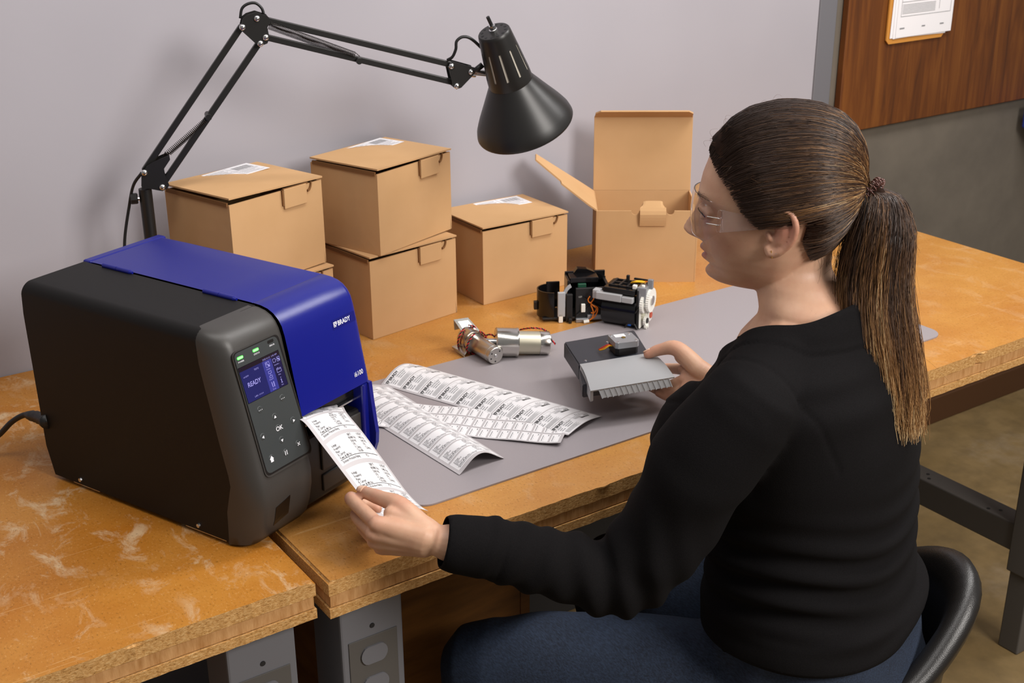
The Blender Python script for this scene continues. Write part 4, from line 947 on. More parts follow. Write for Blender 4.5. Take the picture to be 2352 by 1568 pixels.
# ------------------------------------------------------------------ held unit
M['slate'] = plain('slate_black_plastic', '2a2c33', .42, grain=.1, gscale=1200)
M['flapgrey'] = plain('light_grey_plastic', '9fa0a2', .42)
def prismP(top, th, mat, par, name, bev=0, down=Vector((0, 0, -1))):
    bm = bmesh.new(); A = [bm.verts.new(q) for q in top]; B = [bm.verts.new(q+down*th) for q in top]; k = len(A); bm.faces.new(A); bm.faces.new(B[::-1])
    for i in range(k): bm.faces.new((A[i], B[i], B[(i+1) % k], A[(i+1) % k]))
    bmesh.ops.recalc_face_normals(bm, faces=bm.faces)
    if bev: bmesh.ops.bevel(bm, geom=bm.edges[:], offset=bev, segments=2, affect='EDGES')
    return finish(name, bm, mat, par, world=True)
hu = thing('paper_cassette_unit', 'black and grey cassette unit with silver motor, held in the right hand', 'unit', tuple(on_z(1400, 830, .85)), 0)
U0, U1, U2, U3 = on_z(1295, 785, .868), on_z(1457, 757, .876), on_z(1492, 812, .874), on_z(1330, 838, .866)
prismP([U0, U1, U2, U3], .028, M['slate'], hu, 'black_body', .002)
body_front = [U3+Vector((0, 0, -.004)), U2+Vector((0, 0, -.004)), on_z(1535, 858, .866), on_z(1338, 884, .862)]
prismP(body_front, .022, M['slate'], hu, 'lower_housing', .0015)
def bil(P_, s, t): return (P_[0]*(1-s)+P_[1]*s)*(1-t)+(P_[3]*(1-s)+P_[2]*s)*t
FQ = [on_z(1332, 839, .8675), on_z(1497, 812, .875), on_z(1549, 868, .866), on_z(1356, 900, .862)]
bm = bmesh.new(); shell(bm, lambda s, t: bil(FQ, s, t)+Vector((0, 0, .006*math.sin(PI*t)*(1-.2*s))), 10, 10, -.0022); bmesh.ops.recalc_face_normals(bm, faces=bm.faces); fl = finish('grey_flap', bm, M['flapgrey'], hu, smooth=True, angle=40, world=True)
G0, G1 = FQ[3]+(FQ[2]-FQ[3])*.10, FQ[3]+(FQ[2]-FQ[3])*.93; dn = Vector((.002, -.006, -.011))
prismP([G0, G1, G1+dn, G0+dn], .0022, M['flapgrey'], hu, 'front_lip', down=Vector((.2, .95, .1)))
for k in range(14):
    q = G0+(G1-G0)*(k/13.0); bm = bmesh.new(); a_ = (G1-G0).normalized()
    A_ = [q+a_*s_*.0007+off for off in (Vector((0, 0, .0005)), dn*1.05) for s_ in (-1, 1)]; o_ = Vector((-.0003, -.0013, .0003))
    vs = [bm.verts.new(x) for x in (A_[0], A_[1], A_[3], A_[2])]+[bm.verts.new(x+o_) for x in (A_[0], A_[1], A_[3], A_[2])]
    for f in ((0, 1, 2, 3), (7, 6, 5, 4), (0, 4, 5, 1), (1, 5, 6, 2), (2, 6, 7, 3), (3, 7, 4, 0)): bm.faces.new([vs[i] for i in f])
    bmesh.ops.recalc_face_normals(bm, faces=bm.faces); finish('rib', bm, M['flapgrey'], fl, world=True)
prismP([FQ[0]+Vector((0, 0, .001)), FQ[0]+Vector((.004, -.002, .001)), FQ[3]+Vector((.006, .0, .001)), FQ[3]+Vector((0, 0, .001))], .018, M['flapgrey'], hu, 'flap_end', .0006)
mc = on_z(1432, 775, .895); mrot = math.atan2((U1-U0).y, (U1-U0).x)+.02
mm_ = Matrix.Translation(mc) @ Matrix.Rotation(mrot, 4, 'Z')
def chamf(r, c): return [(r-c, r), (-r+c, r), (-r, r-c), (-r, -r+c), (-r+c, -r), (r-c, -r), (r, -r+c), (r, r-c)]
bm = bmesh.new(); prism(bm, chamf(.0205, .004), -.010, .0, mm_); sm_ = finish('stepper_motor', bm, M['castgrey'], hu, world=True)
bm = bmesh.new(); prism(bm, chamf(.0195, .005), -.022, -.010, mm_); finish('motor_core', bm, M['black_plastic'], sm_, world=True)
bm = bmesh.new(); prism(bm, [(-.012, .004), (.006, .004), (.006, .015), (-.012, .015)], .0001, .0003, mm_); finish('motor_label', bm, M['paper'], sm_, world=True)
p = Print(); 
for k in range(2): p.rect(-.010, .007+k*.003, .003, .0079+k*.003)
p.make('label_print', lambda a, b: mm_ @ Vector((a, b, .0004)), M['greyink'], sm_, world=True)
bm = bmesh.new(); lathe(bm, [(.0035, .0002), (.0035, .001), (.0018, .001), (.0016, .0003), (.0001, .0003)], 14, mm_); finish('motor_shaft', bm, plain('brass', 'a08a50', .35, 1), sm_, world=True)
for x in (-.0155, .0155):
    for y in (-.0155, .0155):
        bm = bmesh.new(); lathe(bm, [(.0024, 0), (.0022, .0008), (.0001, .0009)], 10, mm_ @ Matrix.Translation((x, y, 0))); finish('screw', bm, M['chrome'], sm_, world=True)
for k, mt in enumerate(('yellow_wire', 'orange_wire', 'red_wire')):
    wire(hu, [mm_ @ Vector((-.019, -.002+k*.003, -.012)), mm_ @ Vector((-.026, -.004+k*.003, -.010)), mm_ @ Vector((-.034, -.001+k*.004, -.016)), mm_ @ Vector((-.038, .008+k*.002, -.021))], M[mt], .0009)
for (s_, t_) in ((.12, .88), (.55, .3)):
    bm = bmesh.new(); lathe(bm, [(.0022, 0), (.0018, .0008), (.0001, .001)], 10, Matrix.Translation(bil([U0, U1, U2, U3], s_, t_))); finish('screw', bm, M['chrome'], hu, world=True)

# ------------------------------------------------------------------ the person
def limb(bm, pts, rs, n=18, smooth=6, flatten=None):
    """closed tapered tube with rounded ends through smooth points"""
    P = [Vector(p) for p in pts]; Q = []; Rr = []
    if smooth > 1 and len(P) > 2:
        sp = smoothpath(P, smooth)
        for i, q in enumerate(sp):
            x = i/smooth; k = min(int(x), len(P)-2); f_ = x-k; f_ = f_*f_*(3-2*f_); Rr.append(rs[k]*(1-f_)+rs[k+1]*f_)
        Q = sp
    else: Q = P; Rr = list(rs)
    d0 = (Q[0]-Q[1]).normalized(); d1 = (Q[-1]-Q[-2]).normalized(); 
    pre = [(Q[0]+d0*Rr[0]*math.sin(a), Rr[0]*max(.02, math.cos(a))) for a in (PI/2*.97, PI*.36, PI*.2)]
    post = [(Q[-1]+d1*Rr[-1]*math.sin(a), Rr[-1]*max(.02, math.cos(a))) for a in (PI*.2, PI*.36, PI/2*.97)]
    al = [x for x in pre]+list(zip(Q, Rr))+post
    tube(bm, [a for a, b in al], 1, n, rs=[b for a, b in al])
def loft(bm, secs, n=40, cap=True, sub=5):
    """secs: (center, a (lateral), b (depth), angle of facing, power); smoothed"""
    C_ = smoothpath([s[0] for s in secs], sub); rings = []
    for i, c in enumerate(C_):
        x = i/sub; k = min(int(x), len(secs)-2); f_ = x-k; f_ = f_*f_*(3-2*f_)
        a, b, ang, pw_ = [secs[k][j]*(1-f_)+secs[k+1][j]*f_ for j in (1, 2, 3, 4)]
        F_ = Vector((math.cos(ang), math.sin(ang), 0)); L_ = Vector((-F_.y, F_.x, 0)); r_ = []
        tl = secs[k][5]*(1-f_)+secs[k+1][5]*f_ if len(secs[0]) > 5 else 0
        for q in range(n):
            t_ = 2*PI*q/n; ct, st_ = math.cos(t_), math.sin(t_); e = 2/pw_
            y = b*math.copysign(abs(ct)**e, ct); xx = a*math.copysign(abs(st_)**e, st_)
            r_.append(bm.verts.new(c+F_*y+L_*xx+Vector((0, 0, -tl*y))))
        rings.append(r_)
    for A, B in zip(rings, rings[1:]):
        for q in range(n): bm.faces.new((A[q], A[(q+1) % n], B[(q+1) % n], B[q]))
    if cap: bm.faces.new(rings[0][::-1]); bm.faces.new(rings[-1])
    return rings
def remesh(bm, vox, it=2, fac=.5):
    me = bpy.data.meshes.new('tmp'); bmesh.ops.recalc_face_normals(bm, faces=bm.faces); bm.to_mesh(me); bm.free()
    o = bpy.data.objects.new('tmp', me); COL.objects.link(o); md = o.modifiers.new('r', 'REMESH'); md.mode = 'VOXEL'; md.voxel_size = vox; md.use_smooth_shade = True
    if it: s = o.modifiers.new('s', 'SMOOTH'); s.iterations = it; s.factor = fac
    dg = bpy.context.evaluated_depsgraph_get(); dg.update(); out = bpy.data.meshes.new_from_object(o.evaluated_get(dg)); bpy.data.objects.remove(o); bpy.data.meshes.remove(me)
    for at in [a.name for a in out.attributes if a.name.startswith('.') is False and a.name not in ('position', 'sharp_face')]:
        pass
    return out
def co_of(me): a = np.empty(len(me.vertices)*3, np.float32); me.vertices.foreach_get('co', a); return a.reshape(-1, 3).astype(float)
def set_co(me, a): me.vertices.foreach_set('co', a.astype(np.float32).ravel()); me.update()
def no_of(me): a = np.empty(len(me.vertices)*3, np.float32); me.vertex_normals.foreach_get('vector', a); return a.reshape(-1, 3).astype(float)
def submesh(me, keep_face):
    """new mesh with only the faces where keep_face(center ndarray)->bool mask"""
    n = len(me.polygons); c = np.empty(n*3, np.float32); me.polygons.foreach_get('center', c); m = keep_face(c.reshape(-1, 3).astype(float))
    bm = bmesh.new(); bm.from_mesh(me); bm.faces.ensure_lookup_table(); bmesh.ops.delete(bm, geom=[bm.faces[i] for i in np.nonzero(~m)[0]], context='FACES')
    out = bpy.data.meshes.new('s'); bm.to_mesh(out); bm.free(); return out
HO = np.array([1.1365, 1.0872, 1.207]); HA = R(134.0); HPITCH = R(-2.0)
HFv = Vector((math.cos(HA)*math.cos(HPITCH), math.sin(HA)*math.cos(HPITCH), -math.sin(HPITCH))); HLv = Vector((-math.sin(HA), math.cos(HA), 0)); HUv = HFv.cross(HLv)
HS = .965
def H(x, y, z):
    if z < 0: z *= .80
    return Vector(HO) + HLv*(x*HS) + HFv*(y*HS) + HUv*(z*HS)        # x to her left, y forward, z up
HMAT = np.array([list(HLv), list(HFv), list(HUv)])
def hloc(P):
    q = (P-HO) @ HMAT.T / HS; q[:, 2] = np.where(q[:, 2] < 0, q[:, 2]/.80, q[:, 2]); return q
TAB = np.array([ # z, yf, yb, w
 (.1375, -.012, -.022, .004), (.1345, .012, -.046, .024), (.126, .038, -.070, .044), (.112, .060, -.086, .0575), (.095, .076, -.096, .0665), (.075, .0865, -.101, .0725), (.055, .0925, -.103, .0752), (.036, .0955, -.1025, .0760),
 (.026, .0955, -.101, .0755), (.014, .0905, -.098, .0745), (.0, .0875, -.093, .0725), (-.015, .0865, -.086, .0715), (-.030, .0860, -.078, .0700), (-.045, .0845, -.068, .0680), (-.057, .0835, -.060, .0650), (-.066, .0795, -.054, .0620), (-.076, .0790, -.048, .0585),
 (-.086, .0735, -.043, .0540), (-.096, .0745, -.038, .0480), (-.106, .0720, -.034, .0400), (-.1135, .0640, -.028, .0290), (-.117, .050, -.02, .018)])
TAB[:, 2] *= .95
def head_pt(th, z):
    """th: 0 = front, pi = back; returns local x (left), y, z"""
    yf, yb, wd = (np.interp(z, TAB[::-1, 0], TAB[::-1, i]) for i in (1, 2, 3))
    # centre of the widest place moves back on the skull, forward on the jaw
    yc = np.interp(z, [-.11, -.05, .02, .1], [-.004, -.010, -.012, -.012]); yc = min(max(yc, yb+.004), yf-.004)
    c, s = math.cos(th), math.sin(th)
    pf_ = np.interp(z, [-.12, -.09, -.05, 0, .05, .12], [1.75, 1.8, 2.05, 2.35, 2.3, 2.0])
    pw_ = pf_ if c > 0 else 2.0
    e = 2/pw_; x = wd*math.copysign(abs(s)**e, s); y = yc+((yf-yc) if c > 0 else (yc-yb))*math.copysign(abs(c)**e, c)
    return x, y
def face_disp(x, y, z):
    if y < .02: return 0, 0
    g = lambda cx, cz, sx, sz: math.exp(-((x-cx)/sx)**2-((z-cz)/sz)**2)
    ax_ = abs(x)
    d = 0
    # nose bridge and tip
    nb = np.interp(z, [-.046, -.041, -.036, -.029, -.018, -.004, .008, .018, .026], [0, .007, .021, .0265, .0235, .0165, .0100, .004, 0]); ns = np.interp(z, [-.046, -.034, -.02, 0, .02], [.0130, .0125, .0095, .0072, .0075])
    d += nb*math.exp(-(x/ns)**2*.9)
    d += .0085*(g(.0125, -.033, .0065, .0075)+g(-.0125, -.033, .0065, .0075))       # alae
    d -= .0125*(g(.031, .012, .0155, .0125)+g(-.031, .012, .0155, .0125))            # sockets
    d += .0035*(g(.030, .029, .020, .007)+g(-.030, .029, .020, .007))                # brows
    d += .0055*(g(.043, -.018, .022, .018)+g(-.043, -.018, .022, .018))              # cheeks
    d += .0058*g(0, -.0575, .018, .0048)+.0066*g(0, -.0725, .016, .0052)             # lips
    d -= .0050*g(0, -.0652, .022, .0022)                                             # mouth line
    d -= .0035*g(0, -.0835, .018, .0045)+.0022*g(0, -.049, .004, .005)
    d += .0045*g(0, -.099, .018, .011)
    d -= .0022*(g(.026, -.055, .006, .018)+g(-.026, -.055, .006, .018))              # folds beside the mouth
    return d, 0
def hand_parts(bm, wrist, fingers, thumb, palm_r=.0125):
    for f in fingers:
        mcp = f[0]; limb(bm, [wrist*.75+mcp*.25, wrist*.4+mcp*.6, mcp], [.0185, palm_r*1.15, palm_r*.86], smooth=3)
        r0 = f[-1]; limb(bm, f[:-1], [r0*1.10, r0*1.02, r0*.93, r0*.78][:len(f)-1], n=16, smooth=5)
    for a, b in zip(fingers, fingers[1:]): limb(bm, [wrist*.55+(a[0]+b[0])*.225, (a[0]+b[0])*.5*.92+wrist*.08], [palm_r, palm_r*.86], smooth=1)
    limb(bm, thumb[:-1], [thumb[-1]*1.55, thumb[-1]*1.30, thumb[-1]*.98, thumb[-1]*.80], n=16, smooth=5)
    limb(bm, [wrist*.8+thumb[0]*.2, thumb[0], thumb[1]*.6+fingers[0][0]*.4], [.0165, .0155, .010], smooth=4)
Z = on_z
LW = Z(1010, 1243, .858)
LH_F = [[Z(866, 1203, .880), Z(806, 1145, .873), Z(834, 1157, .857), Z(866, 1168, .853), .0086],
        [Z(858, 1224, .866), Z(819, 1182, .848), Z(850, 1176, .838), Z(880, 1180, .840), .0086],
        [Z(862, 1242, .851), Z(832, 1206, .832), Z(862, 1196, .826), Z(888, 1202, .829), .0080],
        [Z(876, 1255, .837), Z(850, 1229, .823), Z(876, 1216, .819), Z(896, 1222, .823), .0070]]
LH_T = [Z(966, 1208, .872), Z(920, 1163, .889), Z(873, 1143, .888), Z(834, 1129, .882), .0098]
RW = Z(1648, 878, .862)
RH_F = [[Z(1574, 848, .866), Z(1540, 846, .846), Z(1512, 846, .838), Z(1490, 846, .836), .0086],
        [Z(1572, 872, .856), Z(1530, 888, .836), Z(1505, 880, .832), Z(1485, 872, .832), .0086],
        [Z(1576, 892, .847), Z(1540, 905, .828), Z(1513, 897, .827), Z(1493, 889, .830), .0082],
        [Z(1588, 908, .840), Z(1556, 917, .825), Z(1530, 910, .824), Z(1512, 903, .827), .0074]]
RH_T = [Z(1605, 846, .880), Z(1556, 801, .900), Z(1516, 803, .893), Z(1489, 813, .884), .0098]
bm = bmesh.new()
NT_, NZ_ = 120, 150; rings = []
for j in range(NZ_+1):
    z = -.117+(.1375+.117)*(j/NZ_)
    row = []
    for i in range(NT_):
        th = 2*PI*i/NT_; x, y = head_pt(th, z); d, _ = face_disp(x, y, z); row.append(bm.verts.new(H(x, y+d, z)))
    rings.append(row)
for A, B in zip(rings, rings[1:]):
    for i in range(NT_): bm.faces.new((A[i], A[(i+1) % NT_], B[(i+1) % NT_], B[i]))
bm.faces.new(rings[0][::-1]); bm.faces.new(rings[-1])
# ears
for sx in (1, -1):
    def E_(x, y, z): return H(sx*(.0715+x), -.008+y, .002+z)
    hel = [(.004, .014, .012), (.010, .010, .028), (.013, -.002, .034), (.015, -.015, .030), (.017, -.022, .016), (.016, -.021, .0), (.013, -.014, -.016), (.009, -.004, -.027), (.006, .004, -.031), (.004, .009, -.024)]
    limb(bm, [E_(*q) for q in hel], [.0036, .0040, .0042, .0042, .0042, .0040, .0042, .0056, .0062, .0050], n=12, smooth=5)
    limb(bm, [E_(*q) for q in [(.004, .006, .018), (.008, -.006, .018), (.010, -.012, .006), (.009, -.010, -.008), (.006, -.002, -.014), (.004, .006, -.012)]], [.003, .0034, .0036, .0034, .003, .003], n=10, smooth=5)
    limb(bm, [E_(.003, .010, -.002), E_(.006, .008, -.007)], [.0035, .0035], n=10)
    limb(bm, [E_(-.002, .0, .022), E_(.003, -.010, .010), E_(.002, -.008, -.008), E_(-.001, .002, -.020)], [.0115, .0125, .0120, .0090], n=14)
# eyelids
for sx in (1, -1):
    limb(bm, [H(sx*.0175, .0830, .011), H(sx*.025, .0895, .0165), H(sx*.036, .0880, .0160), H(sx*.0450, .0800, .0095)], [.0030, .0036, .0036, .0030], n=10, smooth=5)
    limb(bm, [H(sx*.0180, .0830, .007), H(sx*.026, .0878, .0035), H(sx*.036, .0862, .0030), H(sx*.0440, .0795, .0065)], [.0022, .0026, .0026, .0022], n=10, smooth=5)
# eyeballs
for sx in (1, -1):
    limb(bm, [H(sx*.030, .0755, .012), H(sx*.032, .0755, .012)], [.0118, .0118], n=20, smooth=1)
NBp = Vector((1.150, 1.030, 1.080)); TA = R(107)
TF = Vector((math.cos(TA), math.sin(TA), 0)); TL = Vector((-TF.y, TF.x, 0))
# neck and shoulders
loft(bm, [(H(0, -.036, -.02), .046, .048, HA, 2), (H(0, -.030, -.070), .047, .052, HA, 2), (H(0, -.030, -.10)*.5+(NBp+Vector((0, 0, .045)))*.5, .0490, .054, R(125), 2), (NBp+Vector((0, 0, .018)), .056, .058, R(112), 2), (NBp+Vector((0, 0, -.03)), .088, .072, TA, 2), (NBp+Vector((0, 0, -.09)), .12, .08, TA, 2)], n=40)
SL = Vector((1.000, .975, 1.020)); SR = Vector((1.308, 1.078, 1.022))
limb(bm, [NBp+Vector((0, 0, -.005)), NBp*.5+SL*.5+Vector((0, 0, -.008)), SL], [.046, .044, .044]); limb(bm, [NBp+Vector((0, 0, -.008)), NBp*.5+SR*.5+Vector((0, 0, -.012)), SR], [.046, .044, .044])
limb(bm, [NBp+TF*.030+Vector((0, 0, -.04)), NBp+TF*.055+Vector((0, 0, -.11))], [.055, .06])
EL = Vector((.885, 1.058, .800)); ER = Vector((1.395, 1.190, .810))
limb(bm, [SL, SL*.5+EL*.5, EL+Vector((.006, -.006, -.008))], [.042, .038, .030]); limb(bm, [EL+Vector((.006, -.006, -.008)), EL*.5+LW*.5+Vector((0, 0, -.004)), LW*.97+EL*.03], [.030, .028, .0225])
limb(bm, [SR, SR*.5+ER*.5, ER], [.046, .042, .036]); limb(bm, [ER, ER*.5+RW*.5, RW*.97+ER*.03], [.036, .033, .0225])
hand_parts(bm, LW, LH_F, LH_T); hand_parts(bm, RW, RH_F, RH_T)
# trunk and legs under the clothes
TC = [Vector((1.190, 1.005, .56)), Vector((1.192, 1.012, .66)), Vector((1.190, 1.022, .78)), Vector((1.172, 1.028, .92)), NBp+Vector((0, 0, -.07))]
loft(bm, [(TC[0], .14, .10, TA, 2.2), (TC[1], .145, .10, TA, 2.2), (TC[2], .13, .095, TA, 2.2), (TC[3], .14, .10, TA, 2.2), (TC[4], .12, .075, TA, 2.2)])
HIPL, HIPR = Vector((1.105, 1.000, .555)), Vector((1.285, 1.055, .555)); KL, KR = Vector((.838, 1.285, .535)), Vector((1.16, 1.385, .52)); AL, AR_ = Vector((.86, 1.30, .10)), Vector((1.17, 1.38, .10))
for a, b, c in ((HIPL, KL, AL), (HIPR, KR, AR_)):
    limb(bm, [a, a*.5+b*.5, b], [.075, .065, .05]); limb(bm, [b, b*.6+c*.4, c], [.05, .048, .032]); limb(bm, [c, c+Vector((-.05, .06, -.045)), c+Vector((-.09, .11, -.06))], [.035, .03, .022])
body_me = remesh(bm, .0019, 3, .5)
P_ = co_of(body_me)
_x = NT('skin'); 
n1_ = _x.noise(28, 4, .6); c0 = _x.mix(_x.ramp(n1_, [(.35, 0.), (.7, 1.)]), lin('cba286'), lin('c1947a'))
att = _x.n('Attribute', attribute_name='flush'); c0 = _x.mix(att.outputs['Fac'], c0, lin('b4685a'))
fr = _x.noise(420, 1, .5); c0 = _x.mix(_x.ramp(fr, [(.72, 0.), (.78, .25)]), c0, lin('8a5438'))
_x.col(c0); _x.set(rough=.46, spec=.4, sss=.14); _x.b.inputs['Subsurface Radius'].default_value = (1, .35, .2); _x.b.inputs['Subsurface Scale'].default_value = .006
_x.bump(_x.noise(900, 3, .6), .10, .0006); M['skin'] = _x.m
person = thing('person', 'seated person in black long-sleeved top, jeans and clear glasses, with brown ponytail', 'person', (1.19, 1.01, .0), 0)
body = link('body', body_me, M['skin'], person, smooth=True, world=True)
# colour of the skin itself: lips, ear rim, knuckles, finger tips
q = hloc(P_); fl_ = np.zeros(len(P_))
gg = lambda A, c, s: np.exp(-(((A-np.array(c))/np.array(s))**2).sum(1))
fl_ = np.maximum(fl_, .85*np.exp(-(q[:, 0]/.019)**4-((q[:, 2]+.0650)/.0105)**4)*(q[:, 1] > .078))
for sx in (1, -1): fl_ = np.maximum(fl_, .55*(np.abs(q[:, 0]*sx-.086) < .012)*np.exp(-((q[:, 1]+.018)/.022)**2-((q[:, 2]-.01)/.03)**2))
fl_ = np.maximum(fl_, .22*gg(q, (.05, .055, -.03), (.03, .03, .025)))
for hd in (LH_F, RH_F):
    for f in hd:
        for pt, s_, a_ in ((f[0], .011, .35), (f[1], .010, .45), (f[3], .010, .4)): fl_ = np.maximum(fl_, a_*np.exp(-((P_-np.array(pt))**2).sum(1)/s_**2))
for th in (LH_T, RH_T):
    for pt, a_ in ((th[1], .45), (th[2], .35), (th[3], .45)): fl_ = np.maximum(fl_, a_*np.exp(-((P_-np.array(pt))**2).sum(1)/.012**2))
at = body_me.attributes.new('flush', 'FLOAT', 'POINT'); at.data.foreach_set('value', fl_.astype(np.float32))
# eyes, brows, lashes, nails
bm = bmesh.new(); bmesh.ops.create_uvsphere(bm, u_segments=24, v_segments=16, radius=.0117*HS, matrix=Matrix.Translation(H(.031, .0768, .012))); eye = finish('eye', bm, plain('eye_white', 'd8d0c8', .2), person, smooth=True, world=True)
bm = bmesh.new(); bmesh.ops.create_uvsphere(bm, u_segments=24, v_segments=16, radius=.0117*HS, matrix=Matrix.Translation(H(-.031, .0768, .012))); finish('eye', bm, plain('eye_white2', 'd8d0c8', .2), person, smooth=True, world=True)
for sx in (1, -1):
    bm = bmesh.new(); dirn = (HFv*.9-HUv*.25+HLv*.15).normalized(); c_ = H(sx*.031, .0768, .012)+dirn*.0106*HS
    lathe(bm, [(.0052, 0), (.0045, .0010), (.0001, .0016)], 16, basis(c_, dirn.orthogonal(), dirn.cross(dirn.orthogonal()), dirn)); finish('iris', bm, plain('dark_iris', '2a1c14', .2), eye, world=True)
    bm = bmesh.new(); tube(bm, [H(sx*.018, .0850, .0095), H(sx*.026, .0925, .0135), H(sx*.036, .0915, .0130), H(sx*.046, .0830, .0075)], .0006, 6, 6); finish('eyelashes', bm, plain('lash_brown', '2a1a12', .6), person, world=True, smooth=True)
# hair colour
def hairmat(name, stops, rough=.42):
    x = NT(name); at_ = x.n('Attribute', attribute_name='tint'); x.col(x.ramp(at_.outputs['Fac'], stops)); x.set(rough=rough, spec=.6); x.b.inputs['Anisotropic'].default_value = 0; return x.m
M['hair'] = hairmat('brown_hair', [(0., lin('1c110c')), (.35, lin('3a261a')), (.6, lin('6c4a2c')), (.85, lin('b08250')), (1., lin('dcbc8c'))])
_x = NT('hair_base'); f = _x.noise(60, 3, .6, stretch=(.2, 1, 1)); _x.col(_x.ramp(f, [(.3, lin('140c08')), (.7, lin('2e1e16'))])); _x.set(rough=.8, spec=.05); M['hairbase'] = _x.m
# clear safety glasses
_x = NT('clear_lens'); _x.col((.97, .96, .97, 1)); _x.set(rough=.02, trans=1.0, ior=1.22, spec=.5); M['lens'] = _x.m
_x = NT('frosted_temple'); _x.col((.92, .90, .92, 1)); _x.set(rough=.16, trans=.95, ior=1.25); M['temple'] = _x.m
gl = thing('safety_glasses', 'clear wraparound safety glasses worn by the seated person', 'glasses', tuple(H(0, .09, .01)), 0)
def lensf(s, t):
    a = (s-.5)*2*R(62); top = .034-.004*abs(2*s-1); botz = -.022-.006*math.sin(abs(2*s-1)*PI)+.012*max(0, 1-abs(2*s-1)*5)+.020*max(0, abs(2*s-1)-.7)/.3
    z = botz+(top-botz)*t; r = .0815; return H(r*math.sin(a)*.93, .022+r*math.cos(a)*1.0-.05*(t-.5)**2*.2, z)
bm = bmesh.new(); shell(bm, lensf, 40, 10, .0014); bmesh.ops.recalc_face_normals(bm, faces=bm.faces); ln = finish('lens', bm, M['lens'], gl, smooth=True, world=True, angle=40)
for sx in (1, -1):
    def tf(s, t, sx=sx):
        y = .062-.082*s; z = .012+(.030-.0)*(1-s)**1.3*(t-.5)*1.0+.009*(t-.5)*s+.004*s; x = .0735+.0055*s; return H(sx*x, y, z)
    bm = bmesh.new(); shell(bm, tf, 14, 4, .0016*sx); bmesh.ops.recalc_face_normals(bm, faces=bm.faces); tp = finish('temple', bm, M['temple'], gl, smooth=True, world=True, angle=40)
    bm = bmesh.new(); x0 = .0755
    for zz in (.003, .012, .021):
        limb(bm, [H(sx*x0, .064, zz-.002), H(sx*x0, .064, zz+.003)], [.003, .003], n=10, smooth=1)
    finish('hinge', bm, M['lens'], tp, smooth=True, world=True)
    for zz in (.007, .016): bm = bmesh.new(); tube(bm, [H(sx*(.076), .064, zz), H(sx*.0715, .080, zz)], .0007, 6); finish('hinge_pin', bm, M['chrome'], tp, world=True)
# ear jewellery
bm = bmesh.new(); bmesh.ops.create_uvsphere(bm, u_segments=10, v_segments=8, radius=.0016, matrix=Matrix.Translation(H(.084, -.010, -.0255))); tag(finish('stud_earring', bm, M['chrome'], person, world=True), None, None)
bm = bmesh.new(); tube(bm, [H(.0825, -.0035, -.022), H(.0835, -.0055, -.034)], .0006, 6); finish('bar_earring', bm, plain('gold', 'd8b060', .25, 1), person, world=True)
# ------------------------------------------------------------------ clothes
_x = NT('black_knit'); f = _x.noise(700, 2, .6); _x.col(_x.mix(f, lin('0b0a0b'), lin('181617'))); _x.set(rough=.95, spec=.12); _x.bump(f, .35, .0006); M['knit'] = _x.m
_x = NT('denim'); f = _x.noise(500, 3, .7, stretch=(1, .25, 1)); g = _x.noise(9, 5, .6)
c_ = _x.mix(_x.ramp(f, [(.35, 0.), (.68, 1.)]), lin('0e1626'), lin('26344a')); _x.col(_x.mix(_x.ramp(g, [(.4, 0.), (.8, .35)]), c_, lin('33435c'))); _x.set(rough=.85); _x.bump(f, .5, .0008); M['denim'] = _x.m
bm = bmesh.new()
hemz = .685
loft(bm, [(Vector((1.188, .996, .535)), .176, .136, TA, 2.3, .25), (Vector((1.188, 1.000, .585)), .180, .140, TA, 2.3, .25), (Vector((1.186, 1.004, .66)), .180, .138, TA, 2.25, .15), (Vector((1.184, 1.012, .74)), .165, .128, TA, 2.2, .08), (Vector((1.182, 1.020, .83)), .162, .130, TA, 2.2, 0), (Vector((1.172, 1.026, .92)), .168, .134, TA, 2.25, 0), (Vector((1.165, 1.022, 1.00)), .172, .118, TA, 2.3, 0), (Vector((1.155, 1.018, 1.045)), .150, .098, TA, 2.2, 0), (NBp+Vector((0, -.003, .008)), .098, .080, TA, 2.0, 0), (NBp+Vector((0, 0, .045)), .070, .070, TA, 2.0, 0)], n=56)
for sg in (1, -1):      # bust
    limb(bm, [TC[3]+TF*.085+TL*.075*sg+Vector((0, 0, .02)), TC[3]+TF*.115+TL*.075*sg+Vector((0, 0, -.015))], [.068, .070], smooth=1, n=24)
limb(bm, [NBp+TL*.045+Vector((0, 0, -.010)), NBp*.45+SL*.55+Vector((0, 0, -.004)), SL+Vector((0, 0, .0))], [.055, .057, .060]); limb(bm, [NBp-TL*.045+Vector((0, 0, -.010)), NBp*.45+SR*.55+Vector((0, 0, -.004)), SR], [.055, .056, .058])
LWc, RWc = LW*.93+EL*.07, RW*.93+ER*.07
sl_pts = [SL, SL*.72+EL*.28+Vector((-.002, .0, 0)), SL*.4+EL*.6+Vector((.006, -.006, -.004)), EL+Vector((.006, -.006, -.008)), EL*.66+LW*.34+Vector((0, 0, -.008)), EL*.33+LW*.67, LWc]
limb(bm, sl_pts, [.061, .066, .060, .052, .0435, .040, .0365], n=28, smooth=6)
limb(bm, [SR, SR*.5+ER*.5, ER, ER*.6+RW*.4, RWc], [.062, .066, .056, .050, .0385], n=24, smooth=6)
shirt = remesh(bm, .0042, 12, .5)
nl_p = NBp+TF*(-.068)+Vector((0, 0, .030)); nl_n = Vector(TF*.52+Vector((0, 0, .86))).normalized(); nl_p = np.array(nl_p); nl_n_ = np.array(nl_n)
nb2 = np.array(NBp)
lw = np.array(LW); dL = lw-np.array(EL); dL /= np.linalg.norm(dL); rw = np.array(RW); dR = rw-np.array(ER); dR /= np.linalg.norm(dR)
NC = nb2+np.array(TF)*.020
